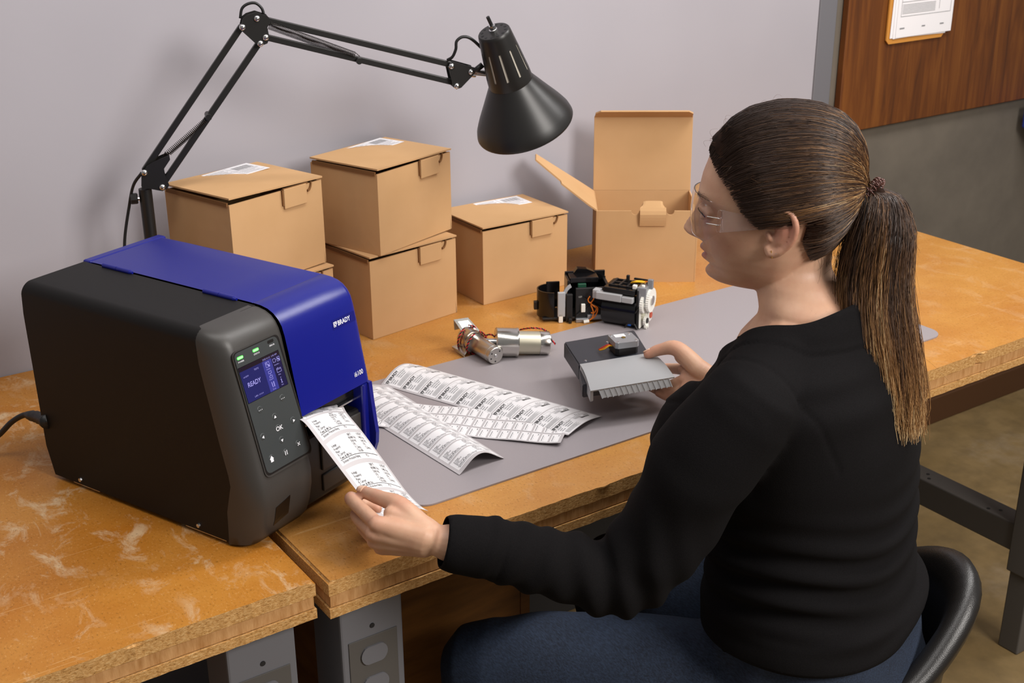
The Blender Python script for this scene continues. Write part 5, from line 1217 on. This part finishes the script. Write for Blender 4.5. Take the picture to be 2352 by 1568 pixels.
def ell(c): r = c-NC; a_ = r @ np.array(TL); f_ = r @ np.array(TF); return np.hypot(a_/.095, f_/np.where(f_ > 0, .135, .088))
def keep(c):
    up = (ell(c) < 1) & (c[:, 2] > .95)
    cutl = (((c-np.array(LWc)) @ dL) > .012) & (np.linalg.norm(c-np.array(LWc), axis=1) < .09)
    cutr = (((c-np.array(RWc)) @ dR) > .006) & (np.linalg.norm(c-np.array(RWc), axis=1) < .08)
    return ~(up | cutl | cutr | (c[:, 2] < hemz-.02))
def snap(me):
    bm = bmesh.new(); bm.from_mesh(me)
    for v in bm.verts:
        if not v.is_boundary: continue
        c = np.array(v.co)
        if c[2] < hemz+.02: v.co.z = hemz-.02; continue
        if np.linalg.norm(c-np.array(LWc)) < .09: v.co = v.co-Vector(dL)*(((c-np.array(LWc)) @ dL)-.012); continue
        if np.linalg.norm(c-np.array(RWc)) < .08: v.co = v.co-Vector(dR)*(((c-np.array(RWc)) @ dR)-.006); continue
        e_ = ell(c[None])[0]; v.co.x = NC[0]+(c[0]-NC[0])/e_; v.co.y = NC[1]+(c[1]-NC[1])/e_
    bd = [v for v in bm.verts if v.is_boundary]
    for _ in range(14):
        new = {}
        for v in bd:
            nb_ = [e.other_vert(v) for e in v.link_edges if e.is_boundary]
            if len(nb_) == 2: new[v] = v.co*.4+(nb_[0].co+nb_[1].co)*.3
        for v, c in new.items(): v.co = c
    bm.to_mesh(me); bm.free()
# folds
C_ = co_of(shirt); N_ = no_of(shirt); tf_, tl_ = np.array(TF), np.array(TL)
rel = C_-np.array(TC[2]); lat_ = rel @ tl_; dep = rel @ tf_; z = C_[:, 2]
def ridge(p, w=1.0): s = np.sin(p); return np.sign(s)*np.abs(s)**w
def sm(x, a, b): t = np.clip((x-a)/(b-a), 0, 1); return t*t*(3-2*t)
el, sl_ = np.array(EL), np.array(SL); ab = el-sl_; tt = np.clip(((C_-sl_) @ ab)/(ab @ ab), 0, 1); darm = np.linalg.norm(C_-(sl_+tt[:, None]*ab), axis=1)
wrv = np.array(LW)-el; t2 = np.clip(((C_-el) @ wrv)/(wrv @ wrv), 0, 1); dfor = np.linalg.norm(C_-(el+t2[:, None]*wrv), axis=1)
isarm = np.maximum(sm(tt, .18, .42)*(1-sm(darm, .070, .105)), 1-sm(dfor, .060, .090))
er, sr = np.array(ER), np.array(SR)
waist = np.exp(-((z-.75)/.10)**2)*(1-isarm)
ph = (z-.055*lat_*np.sign(lat_+.2)-.25*dep*(dep < 0)*0)*155+2.2*np.sin(lat_*14+1)+1.3*np.sin(dep*17)
fold = .0075*waist*ridge(ph, .8)*(.55+.45*np.sin(lat_*9+z*23+.6))
fold += .0058*np.exp(-((z-.66)/.05)**2)*(1-isarm)*np.sin(z*120+lat_*16-dep*10)*(.5+.5*np.sin(lat_*13+2))
fold += .0036*np.exp(-((z-.70)/.010)**2)*(1-isarm)
# elbow creases
ec = np.linalg.norm(C_-el, axis=1); dn_ = np.array(LW)-sl_; dn_ /= np.linalg.norm(dn_)
fold += isarm*.0065*np.exp(-(ec/.085)**2)*np.sin((C_ @ dn_)*165+C_[:, 2]*40)
fold += isarm*.0022*sm(t2, .3, .5)*np.sin(t2*34+C_[:, 2]*60)*(1-sm(t2, .72, .8))
fold += isarm*.0032*np.sin(tt*16+C_[:, 0]*50)*sm(tt, .2, .4)*(1-sm(tt, .8, .95))
# armhole seam and diagonal yoke seam: fine grooves
sp_ = sl_-tl_*.030; sn_ = tl_*.93+np.array([0, 0, -.36]); seam = np.abs((C_-sp_) @ sn_); fold -= .0016*np.exp(-(seam/.0032)**2)*(np.linalg.norm(C_-sl_, axis=1) < .14)
side = (C_-np.array(nl_p)) @ nl_n_; el_ = ell(C_); nearneck = (el_ < 2) & (z > .95); side = -(el_-1)*.095
fold += nearneck*(.0022*sm(side, -.024, -.0215))-.0012*nearneck*np.exp(-((side+.0235)/.0018)**2)
cl = (C_-np.array(LWc)) @ (wrv/np.linalg.norm(wrv)); fold += (dfor < .07)*(-.0020*np.exp(-((cl+.058)/.003)**2))
set_co(shirt, C_+N_*fold[:, None])
sh2 = submesh(shirt, keep); snap(sh2)
so = link('shirt', sh2, M['knit'], person, smooth=True, world=True, label='black long-sleeved knit top'); md = so.modifiers.new('th', 'SOLIDIFY'); md.thickness = .0016; md.offset = -1
# stitched seams as thin cords on the shirt
# jeans
bm = bmesh.new()
loft(bm, [(Vector((1.20, .99, .50)), .150, .13, TA, 2.3), (Vector((1.195, .992, .56)), .172, .146, TA, 2.3), (Vector((1.19, .998, .62)), .170, .136, TA, 2.3), (Vector((1.19, 1.00, .67)), .168, .130, TA, 2.3)], n=48)
for a, b, c in ((HIPL, KL, AL), (HIPR, KR, AR_)):
    limb(bm, [a+Vector((0, 0, -.005)), a*.62+b*.38+Vector((0, 0, -.004)), a*.3+b*.7, b+Vector((0, 0, -.006))], [.098, .094, .086, .078], n=32, smooth=6); limb(bm, [b+Vector((0, 0, -.01)), b*.55+c*.45, c+Vector((0, 0, .03))], [.078, .068, .058], n=28, smooth=5)
je = remesh(bm, .0050, 4, .5); C_ = co_of(je); N_ = no_of(je)
hp = np.array(HIPL); kd = np.array(KL)-hp; tk = ((C_-hp) @ kd)/(kd @ kd)
fold = .0045*np.exp(-((tk-.10)/.14)**2)*np.sin(tk*40+C_[:, 2]*30)+.0025*np.exp(-((tk-.95)/.25)**2)*np.sin(tk*22+C_[:, 2]*45)+.0015*np.sin(tk*9+C_[:, 2]*25)
set_co(je, C_+N_*fold[:, None]); link('jeans', je, M['denim'], person, smooth=True, world=True, label='dark blue denim jeans')
for c in (AL, AR_):
    bm = bmesh.new(); limb(bm, [c+Vector((.02, -.025, -.055)), c+Vector((-.03, .035, -.055)), c+Vector((-.10, .12, -.065))], [.042, .040, .034], n=20); mm2 = remesh(bm, .005, 2); A_ = co_of(mm2); A_[:, 2] = np.maximum(A_[:, 2], .001); set_co(mm2, A_); link('shoe', mm2, M['black_plastic'], person, smooth=True, world=True)
# nails
def nail(tip, prev, up, w_=.0052, l_=.0105, lift=.0074):
    d = (tip-prev).normalized(); up = (up-d*up.dot(d)).normalized(); s_ = d.cross(up)
    bm = bmesh.new(); shell(bm, lambda a, b: tip+d*(-.006+l_*b)+s_*((a-.5)*2*w_*(1-.25*max(0, b-.7)/.3))+up*(lift-.0026*(2*a-1)**2-.0012*b), 6, 5, .0004); bmesh.ops.recalc_face_normals(bm, faces=bm.faces)
    finish('fingernail', bm, plain('nail', 'd8ae92', .28), person, smooth=True, world=True)
nail(LH_T[3], LH_T[2], -ray(830, 1125).normalized()*.55+Vector((0, 0, .8)), .0062, .0125, .0080)
nail(RH_T[3], RH_T[2], Vector((.1, .5, .8)), .0060, .012, .0080)

# ------------------------------------------------------------------ hair
HS_pts = []; 
def HPl(px, py): return on_plane(px, py, Vector(HO), HLv)
TIE = HPl(1990, 432)
tie_l = hloc(np.array(TIE)[None])[0]
def hairline(x, y, z):
    """True where scalp carries hair (local coordinates)"""
    ax_ = abs(x)
    if ax_ > .05 and ((y+.014)/.026)**2+((z-.008)/.030)**2 < 1: return False
    # hairline runs from forehead centre (y .075,z .088) down the temple to before the ear and behind it to the nape
    if z > .10: return y < .078
    if y > .0: 
        lim = np.interp(y, [0, .02, .035, .05, .065, .08, .09], [-.002, .012, .028, .048, .062, .078, .092]); return z > lim
    lim = np.interp(y, [-.11, -.08, -.05, -.03, -.015, 0], [-.060, -.056, -.040, .012, .030, .0]); return z > lim
SK = []
def scalp(th, z): x, y = head_pt(th, z); return x, y
def scalp_n(th, z, e=.003):
    zl, zh = max(-.116, z-e), min(.137, z+e)
    a = Vector((*head_pt(th+e*8, z), z)) - Vector((*head_pt(th-e*8, z), z)); b = Vector((*head_pt(th, zh), zh))-Vector((*head_pt(th, zl), zl)); n = a.cross(b)
    n = n.normalized() if n.length > 1e-12 else Vector((0, 0, 1)); p = Vector((*head_pt(th, z), z))
    return n if n.dot(p-Vector((0, 0, .02))) > 0 else -n
# solid cap under the strands
def volume(y, z): return .0075+.006*max(0, min(1, (z+.02)/.1))*(1-max(0, y)*7 if y > 0 else 1)*1.0+.003*max(0, -y)*8
bm = bmesh.new(); NTH, NZZ = 90, 70; G_ = {}
for j in range(NZZ+1):
    z = -.080+(.1374+.080)*(j/NZZ)**.92
    for i in range(NTH):
        th = 2*PI*i/NTH; x, y = head_pt(th, z)
        if hairline(x, y+.009*(y > -.02), z-.007):
            n = scalp_n(th, z); v = volume(y, z); e_ = 1
            for dz in (.006, .012):
                if not hairline(x, y+dz*.7, z-dz*.6): e_ = min(e_, dz/.02)
            G_[(i, j)] = bm.verts.new(H(*(Vector((x, y, z))+n*v*e_)))
for j in range(NZZ):
    for i in range(NTH):
        ks = [(i, j), ((i+1) % NTH, j), ((i+1) % NTH, j+1), (i, j+1)]
        if all(k in G_ for k in ks): bm.faces.new([G_[k] for k in ks])
top_ = [G_[(i, NZZ)] for i in range(NTH) if (i, NZZ) in G_]
if len(top_) == NTH: bm.faces.new(top_)
cap = finish('hair_cap', bm, M['hairbase'], person, smooth=True, world=True)
# strands
class Strands:
    def __init__(s): s.v = []; s.f = []; s.t = []
    def add(s, pts, w0, tint, w1=None):
        n = len(pts); base = len(s.v)
        P = np.array([list(p) for p in pts]); T = np.gradient(P, axis=0); T /= (np.linalg.norm(T, axis=1)[:, None]+1e-9)
        a = np.cross(T, np.array([.31, .22, .92])); a /= (np.linalg.norm(a, axis=1)[:, None]+1e-9); b = np.cross(T, a)
        w = np.linspace(w0, w1 if w1 is not None else w0*.5, n)[:, None]
        for k in range(3):
            an = 2*PI*k/3; s.v.append(P+(a*math.cos(an)+b*math.sin(an))*w)
        o = base
        s.t.append((n, tint)); s.f.append(n)
    def make(s, name, mat, par):
        V = []; F = []; T = []; o = 0; i = 0
        for (n, t_) in s.t:
            A = s.v[i:i+3]; i += 3; V += A; 
            idx = np.arange(n-1)
            for k in range(3):
                k2 = (k+1) % 3; F.append(np.stack([o+k*n+idx, o+k2*n+idx, o+k2*n+idx+1, o+k*n+idx+1], 1))
            T.append(np.tile(t_ if np.ndim(t_) else np.full(n, t_), 3)); o += 3*n
        V = np.concatenate(V); F = np.concatenate(F); T = np.concatenate(T)
        me = bpy.data.meshes.new(name); me.vertices.add(len(V)); me.vertices.foreach_set('co', V.astype(np.float32).ravel())
        me.loops.add(F.size); me.loops.foreach_set('vertex_index', F.astype(np.int32).ravel()); me.polygons.add(len(F)); me.polygons.foreach_set('loop_start', np.arange(0, F.size, 4, dtype=np.int32)); me.update(calc_edges=True)
        a = me.attributes.new('tint', 'FLOAT', 'POINT'); a.data.foreach_set('value', T.astype(np.float32)); o_ = link(name, me, mat, par, smooth=True, world=True); o_['kind'] = 'stuff'; return o_
S_h = Strands(); rs = random.Random(11)
tie = Vector(tie_l)
ell_c = Vector((0, -.005, .02))
def surf_at(d):
    """scalp point in direction d from the head centre (local)"""
    # march: find z, th such that the ray meets the head
    lo, hi = 0.03, .17
    for _ in range(14):
        m_ = (lo+hi)/2; p = ell_c+d*m_; z = max(-.11, min(.137, p.z))
        if p.z > .137: hi = m_; continue
        th = math.atan2(p.x, p.y+.012); x, y = head_pt(th, z)
        if p.x**2+(p.y+.012)**2 < x*x+(y+.012)**2: lo = m_
        else: hi = m_
    return lo
dt = (tie-ell_c).normalized()
cnt = 0; tries = 0
while cnt < 9400 and tries < 140000:
    tries += 1
    z = -.075+rs.random()**.9*.212; th = rs.random()*2*PI; x, y = head_pt(th, z)
    edge = cnt >= 7600
    if edge and (hairline(x, y+.006*(y > -.02), z-.005) or x < -.02): continue
    if x < -.03 and rs.random() < .75: continue
    if not hairline(x, y, z): continue
    p0 = Vector((x, y, z)); d0 = (p0-ell_c).normalized(); ang = d0.angle(dt)
    if ang < .12: continue
    cnt += 1
    n = max(7, int(ang/.16)+4); pts = []; jit = rs.gauss(0, 1); side = d0.cross(dt).normalized(); wob = rs.gauss(0, .018); lay = rs.random()
    sagd = .10*math.sin(ang)*(0 if z < .07 and y > -.03 else .3)
    for k in range(n+1):
        t_ = k/n; d = (d0*math.sin((1-t_)*ang)+dt*math.sin(t_*ang))/math.sin(ang)
        d = (d+side*(wob*math.sin(PI*t_)+rs.gauss(0, .0025))-Vector((0, 0, sagd*math.sin(PI*t_)*.6))).normalized()
        r_ = surf_at(d); p = ell_c+d*r_; v = volume(p.y, p.z); e_ = min(1, t_*4+.25)
        h = v*e_+.0012+.0026*lay+.0006*jit*math.sin(PI*t_)
        q_ = ell_c+d*(r_+h)
        if t_ > .8: f_ = (t_-.8)/.2; f_ = f_*f_; q_ = q_*(1-f_)+(tie+Vector((rs.gauss(0, .0025), rs.gauss(0, .003), rs.gauss(0, .003))))*f_
        pts.append(H(*q_))
    # lighter streaks belong to the outer layers of the back and side
    base_t = .20+.22*rs.random(); cl_ = .5+.5*math.sin(d0.x*17+d0.z*29+1.5)*math.sin(d0.y*13-d0.z*11); streak = (rs.random() < (.65*cl_ if y < .04 else .15*cl_))
    if y > .02: base_t *= max(.45, 1-(y-.02)*9)
    prof = [min(1, base_t+((.82*(.6+.4*cl_) if streak else .16)*min(1, (k/n)*1.6))*(.7+.3*rs.random())) for k in range(n+1)]
    S_h.add(pts, .00025+.0001*rs.random(), np.array(prof), .00024)
# flyaways
for _ in range(240):
    th = rs.uniform(-.9, 2.3); z = rs.uniform(.05, .136); x, y = head_pt(th, z)
    if not hairline(x, y, z): continue
    n0 = scalp_n(th, z); p0 = Vector((x, y, z))+n0*.012; tdir = (tie-p0).normalized(); bend = Vector((rs.gauss(0, .5), rs.gauss(0, .5), rs.gauss(.3, .5))); fk = rs.uniform(.5, 1.3)
    L_ = rs.uniform(.02, .06); pts = []
    for k in range(8): t_ = k/7; pts.append(H(*(p0+n0*(.012*math.sin(PI*t_*.8)+.010*t_)*fk+tdir*L_*t_+bend*.008*t_*t_)))
    S_h.add(pts, .00014, .35+.3*rs.random(), .00008)
for _ in range(0):   # short strands before the ear and at the nape
    p0 = Vector((.073, .022+rs.gauss(0, .006), .002+rs.gauss(0, .004))); pts = [H(*(p0+Vector((.002+.002*math.sin(2*t_), .010*math.sin(3*t_)-.012*t_, -.022*t_)))) for t_ in [k/7 for k in range(8)]]; S_h.add(pts, .00020, .15, .0001)
for _ in range(14):
    sx = rs.uniform(-.3, 1); p0 = Vector((.045*sx, -.086+.03*abs(sx), -.045)); e2 = Vector((rs.gauss(0, .006), rs.gauss(.004, .004), -rs.uniform(.018, .06))); pts = [H(*(p0+e2*t_+Vector((0, -.004*math.sin(PI*t_)-.004, .0)))) for t_ in [k/6 for k in range(7)]]; S_h.add(pts, .0002, .12, .0001)
for sx in (1, -1):
    for _ in range(70):
        u_ = rs.random(); p0 = Vector((sx*(.014+.036*u_), .0955-.016*u_**2, .0285+.004*math.sin(u_*2.4)+rs.gauss(0, .0016))); e2 = Vector((sx*.007, -.002*u_, .0015)); S_h.add([H(*(p0+e2*t_+Vector((0, .0012*math.sin(PI*t_), 0)))) for t_ in (0, .33, .66, 1)], .00020, .12, .0001)
S_h.make('hair_strands', M['hair'], person)
# ponytail
pt_c = [TIE, HPl(2018, 450), HPl(2022, 520), HPl(2008, 640), HPl(2018, 760), HPl(2036, 880), HPl(2046, 985)]
push = [0, 0, .002, .006, .008, .008, .008]; _cp = Vector((0, 0, CAM_Z)); pt_c = [c.lerp(_cp, e_) for c, e_ in zip(pt_c, (0, .004, .012, .020, .030, .036, .040))]
pt_w = [.011, .024, .038, .044, .047, .046, .042]
bm = bmesh.new(); limb(bm, pt_c[:6]+[pt_c[6]+Vector((0, 0, .03))], [.004, .010, .024, .031, .031, .026, .012], n=24); pm = remesh(bm, .004, 2); link('ponytail_core', pm, M['hairbase'], person, smooth=True, world=True)
S_p = Strands(); CP = smoothpath(pt_c, 5); NCP = len(CP)
for s_i in range(6400):
    a = rs.random()*2*PI; rad = rs.random()**.42; end = rs.uniform(.82, 1.0)-.05*math.sin(a*7) if rs.random() < .75 else rs.uniform(.45, .88); end = min(1, end); lock = math.sin(a*5)*.5+math.sin(a*11+1)*.5
    n = 13; pts = []; ph = rs.uniform(0, 6); amp = rs.uniform(.0, .007); spread = 1+rs.gauss(0, .05); a2 = a+rs.gauss(0, .12)
    cold = math.cos(a)
    for k in range(n+1):
        t_ = end*k/n; x_ = t_*(NCP-1); i_ = min(int(x_), NCP-2); c = CP[i_].lerp(CP[i_+1], x_-i_); wd = np.interp(t_*6, range(7), pt_w)*rad*spread
        aa = a*(1-t_)+a2*t_; off = HFv*(math.cos(aa)*wd*1.0)+HLv*(math.sin(aa)*wd*.75)
        pts.append(c+off+HFv*(amp*math.sin(ph+t_*9))+HLv*(amp*math.cos(ph+t_*7)) + (Vector((rs.gauss(0, .0022), rs.gauss(0, .0022), -.010*rs.random())) if t_ > .85 else Vector((0, 0, 0))))
    tb = .18+.20*rs.random()+.20*lock+(.25 if rs.random() < .12 else 0)
    tip_ = .40+.40*rs.random()
    S_p.add(pts, .00028+.0001*rs.random(), np.array([max(0, min(1, tb+(tip_)*(end*k/n)**1.5+(.25 if rs.random() < .02 else 0))) for k in range(n+1)]), .00022)
for s_i in range(60):   # stray hairs
    k0 = rs.randint(3, NCP-8); c = CP[k0]; d = (HFv*rs.gauss(-.2, 1)+HLv*rs.gauss(0, .5)+Vector((0, 0, -.9))).normalized(); L_ = rs.uniform(.03, .08); o_ = HFv*rs.uniform(-.035, .03)
    S_p.add([c+o_+d*L_*(k/7)+Vector((0, 0, -.02*(k/7)**2)) for k in range(8)], .00013, .55, .00007)
S_p.make('ponytail', M['hair'], person)
ht = thing('hair_tie', 'dark coiled hair tie around the ponytail', 'hair tie', tuple(TIE), 0)
for r_, o_ in ((.0155, 0), (.0165, .005)):
    ax2 = (pt_c[1]-TIE).normalized(); e1 = ax2.orthogonal().normalized(); e2 = ax2.cross(e1); pts = []
    for k in range(300):
        a = 2*PI*k/300; b = a*20; pts.append(TIE+ax2*(.006+o_)+(e1*math.cos(a)+e2*math.sin(a))*(r_+.0032*math.cos(b))+ax2*(.0032*math.sin(b)))
    bm = bmesh.new(); tube(bm, pts+[pts[0]], .0009, 5); finish('coil', bm, plain('translucent_brown', '5a3a34', .15), ht, smooth=True, world=True)

# ------------------------------------------------------------------ chair
CC = Vector((1.205, 1.025, 0))
ch = thing('shop_stool', 'black moulded bucket-seat stool under the seated person', 'stool', (CC.x, CC.y, 0), 0)
RT = [(-180, .20, .53), (-120, .185, .57), (-95, .172, .595), (-80, .175, .615), (-65, .190, .650), (-50, .213, .690), (-35, .219, .708), (-20, .214, .702), (0, .205, .66), (30, .20, .58), (60, .20, .53), (120, .21, .475), (150, .21, .48), (180, .20, .53)]
def rimp(a):
    a = (a+180) % 360-180; return CC+Vector((math.cos(R(a)), math.sin(R(a)), 0))*np.interp(a, [q[0] for q in RT], [q[1] for q in RT])+Vector((0, 0, np.interp(a, [q[0] for q in RT], [q[2] for q in RT])))
rim = [rimp(-180+360*k/72) for k in range(72)]
for _ in range(3): rim = [rim[i-1]*.25+rim[i]*.5+rim[(i+1) % 72]*.25 for i in range(72)]
bm = bmesh.new(); prof = [(-.030, -.035), (-.022, -.010), (-.012, .0), (.0, .004), (.010, .0), (.016, -.010), (.015, -.022), (.006, -.034), (-.012, -.055)]; RG = []
for q_ in rim:
    o_ = Vector((q_.x-CC.x, q_.y-CC.y, 0)).normalized(); hgt = max(.0, q_.z-.45); row = [bm.verts.new(q_+o_*a+Vector((0, 0, b))) for a, b in prof]
    RG.append(row)
for i in range(72):
    A, B = RG[i], RG[(i+1) % 72]
    for k in range(len(prof)-1): bm.faces.new((A[k], B[k], B[k+1], A[k+1]))
def bowl(outer):
    prev = [r_[-1 if outer else 0] for r_ in RG]
    for f_ in (.25, .5, .75, .92, 1):
        cur = []
        for i in range(72):
            q_ = RG[i][-1 if outer else 0].co; rad = Vector((q_.x-CC.x, q_.y-CC.y)); L_ = rad.length; zb = .435 if not outer else .405
            rn = L_*(1-.28*f_**1.5) if f_ < .93 else .02; z_ = q_.z+(zb-q_.z)*math.sin(PI/2*min(1, f_*1.02)); u = rad.normalized()
            cur.append(bm.verts.new((CC.x+u.x*rn, CC.y+u.y*rn, z_ if f_ < .93 else zb)))
        for i in range(72): bm.faces.new((prev[i], cur[i], cur[(i+1) % 72], prev[(i+1) % 72]) if not outer else (prev[(i+1) % 72], cur[(i+1) % 72], cur[i], prev[i]))
        prev = cur
    bm.faces.new(prev)
bowl(False); bowl(True); bmesh.ops.recalc_face_normals(bm, faces=bm.faces)
_x = NT('black_urethane'); _x.col(lin('1a1817')); _x.set(rough=.36); f = _x.n('TexVoronoi'); _x.l(_x.tc.outputs['Object'], f.inputs['Vector']); f.inputs['Scale'].default_value = 800; _x.bump(f.outputs['Distance'], .25, .0006); M['urethane'] = _x.m
finish('seat', bm, M['urethane'], ch, smooth=True, world=True)
bm = bmesh.new(); cyl(bm, CC+Vector((0, 0, .07)), CC+Vector((0, 0, .28)), .028, n=20); cyl(bm, CC+Vector((0, 0, .28)), CC+Vector((0, 0, .40)), .016, n=20); finish('gas_column', bm, M['black_plastic'], ch, world=True)
bm = bmesh.new(); box(bm, CC.x-.09, CC.x+.09, CC.y-.07, CC.y+.07, .385, .408, .004); finish('seat_plate', bm, M['steel_dark'], ch, world=True)
tip0 = on_z(2146, 1548, .075); a0 = math.atan2(tip0.y-CC.y, tip0.x-CC.x); rl = min(.36, math.hypot(tip0.y-CC.y, tip0.x-CC.x))
for k in range(5):
    a = a0+2*PI*k/5; d = Vector((math.cos(a), math.sin(a), 0)); s_ = Vector((-d.y, d.x, 0)); bm = bmesh.new()
    pr_ = [(.02, .10, .022, .05), (rl*.5, .09, .02, .04), (rl-.03, .078, .018, .05), (rl+.01, .066, .012, .05)]; V_ = []
    for (x, z1, hw, z0) in pr_: V_.append([bm.verts.new(CC+d*x+s_*sg*hw+Vector((0, 0, zz))) for sg, zz in ((-1, z0), (1, z0), (1, z1-.006), (.6, z1), (-.6, z1), (-1, z1-.006))])
    for A, B in zip(V_, V_[1:]):
        for j in range(6): bm.faces.new((A[j], A[(j+1) % 6], B[(j+1) % 6], B[j]))
    bm.faces.new(V_[0][::-1]); bm.faces.new(V_[-1]); bmesh.ops.recalc_face_normals(bm, faces=bm.faces); lg = finish('base_leg', bm, M['steel_dark'], ch, world=True)
    bm = bmesh.new(); cyl(bm, CC+d*(rl-.01)+s_*-.012+Vector((0, 0, .025)), CC+d*(rl-.01)+s_*.012+Vector((0, 0, .025)), .025, n=20); finish('caster', bm, M['black_plastic'], lg, world=True)
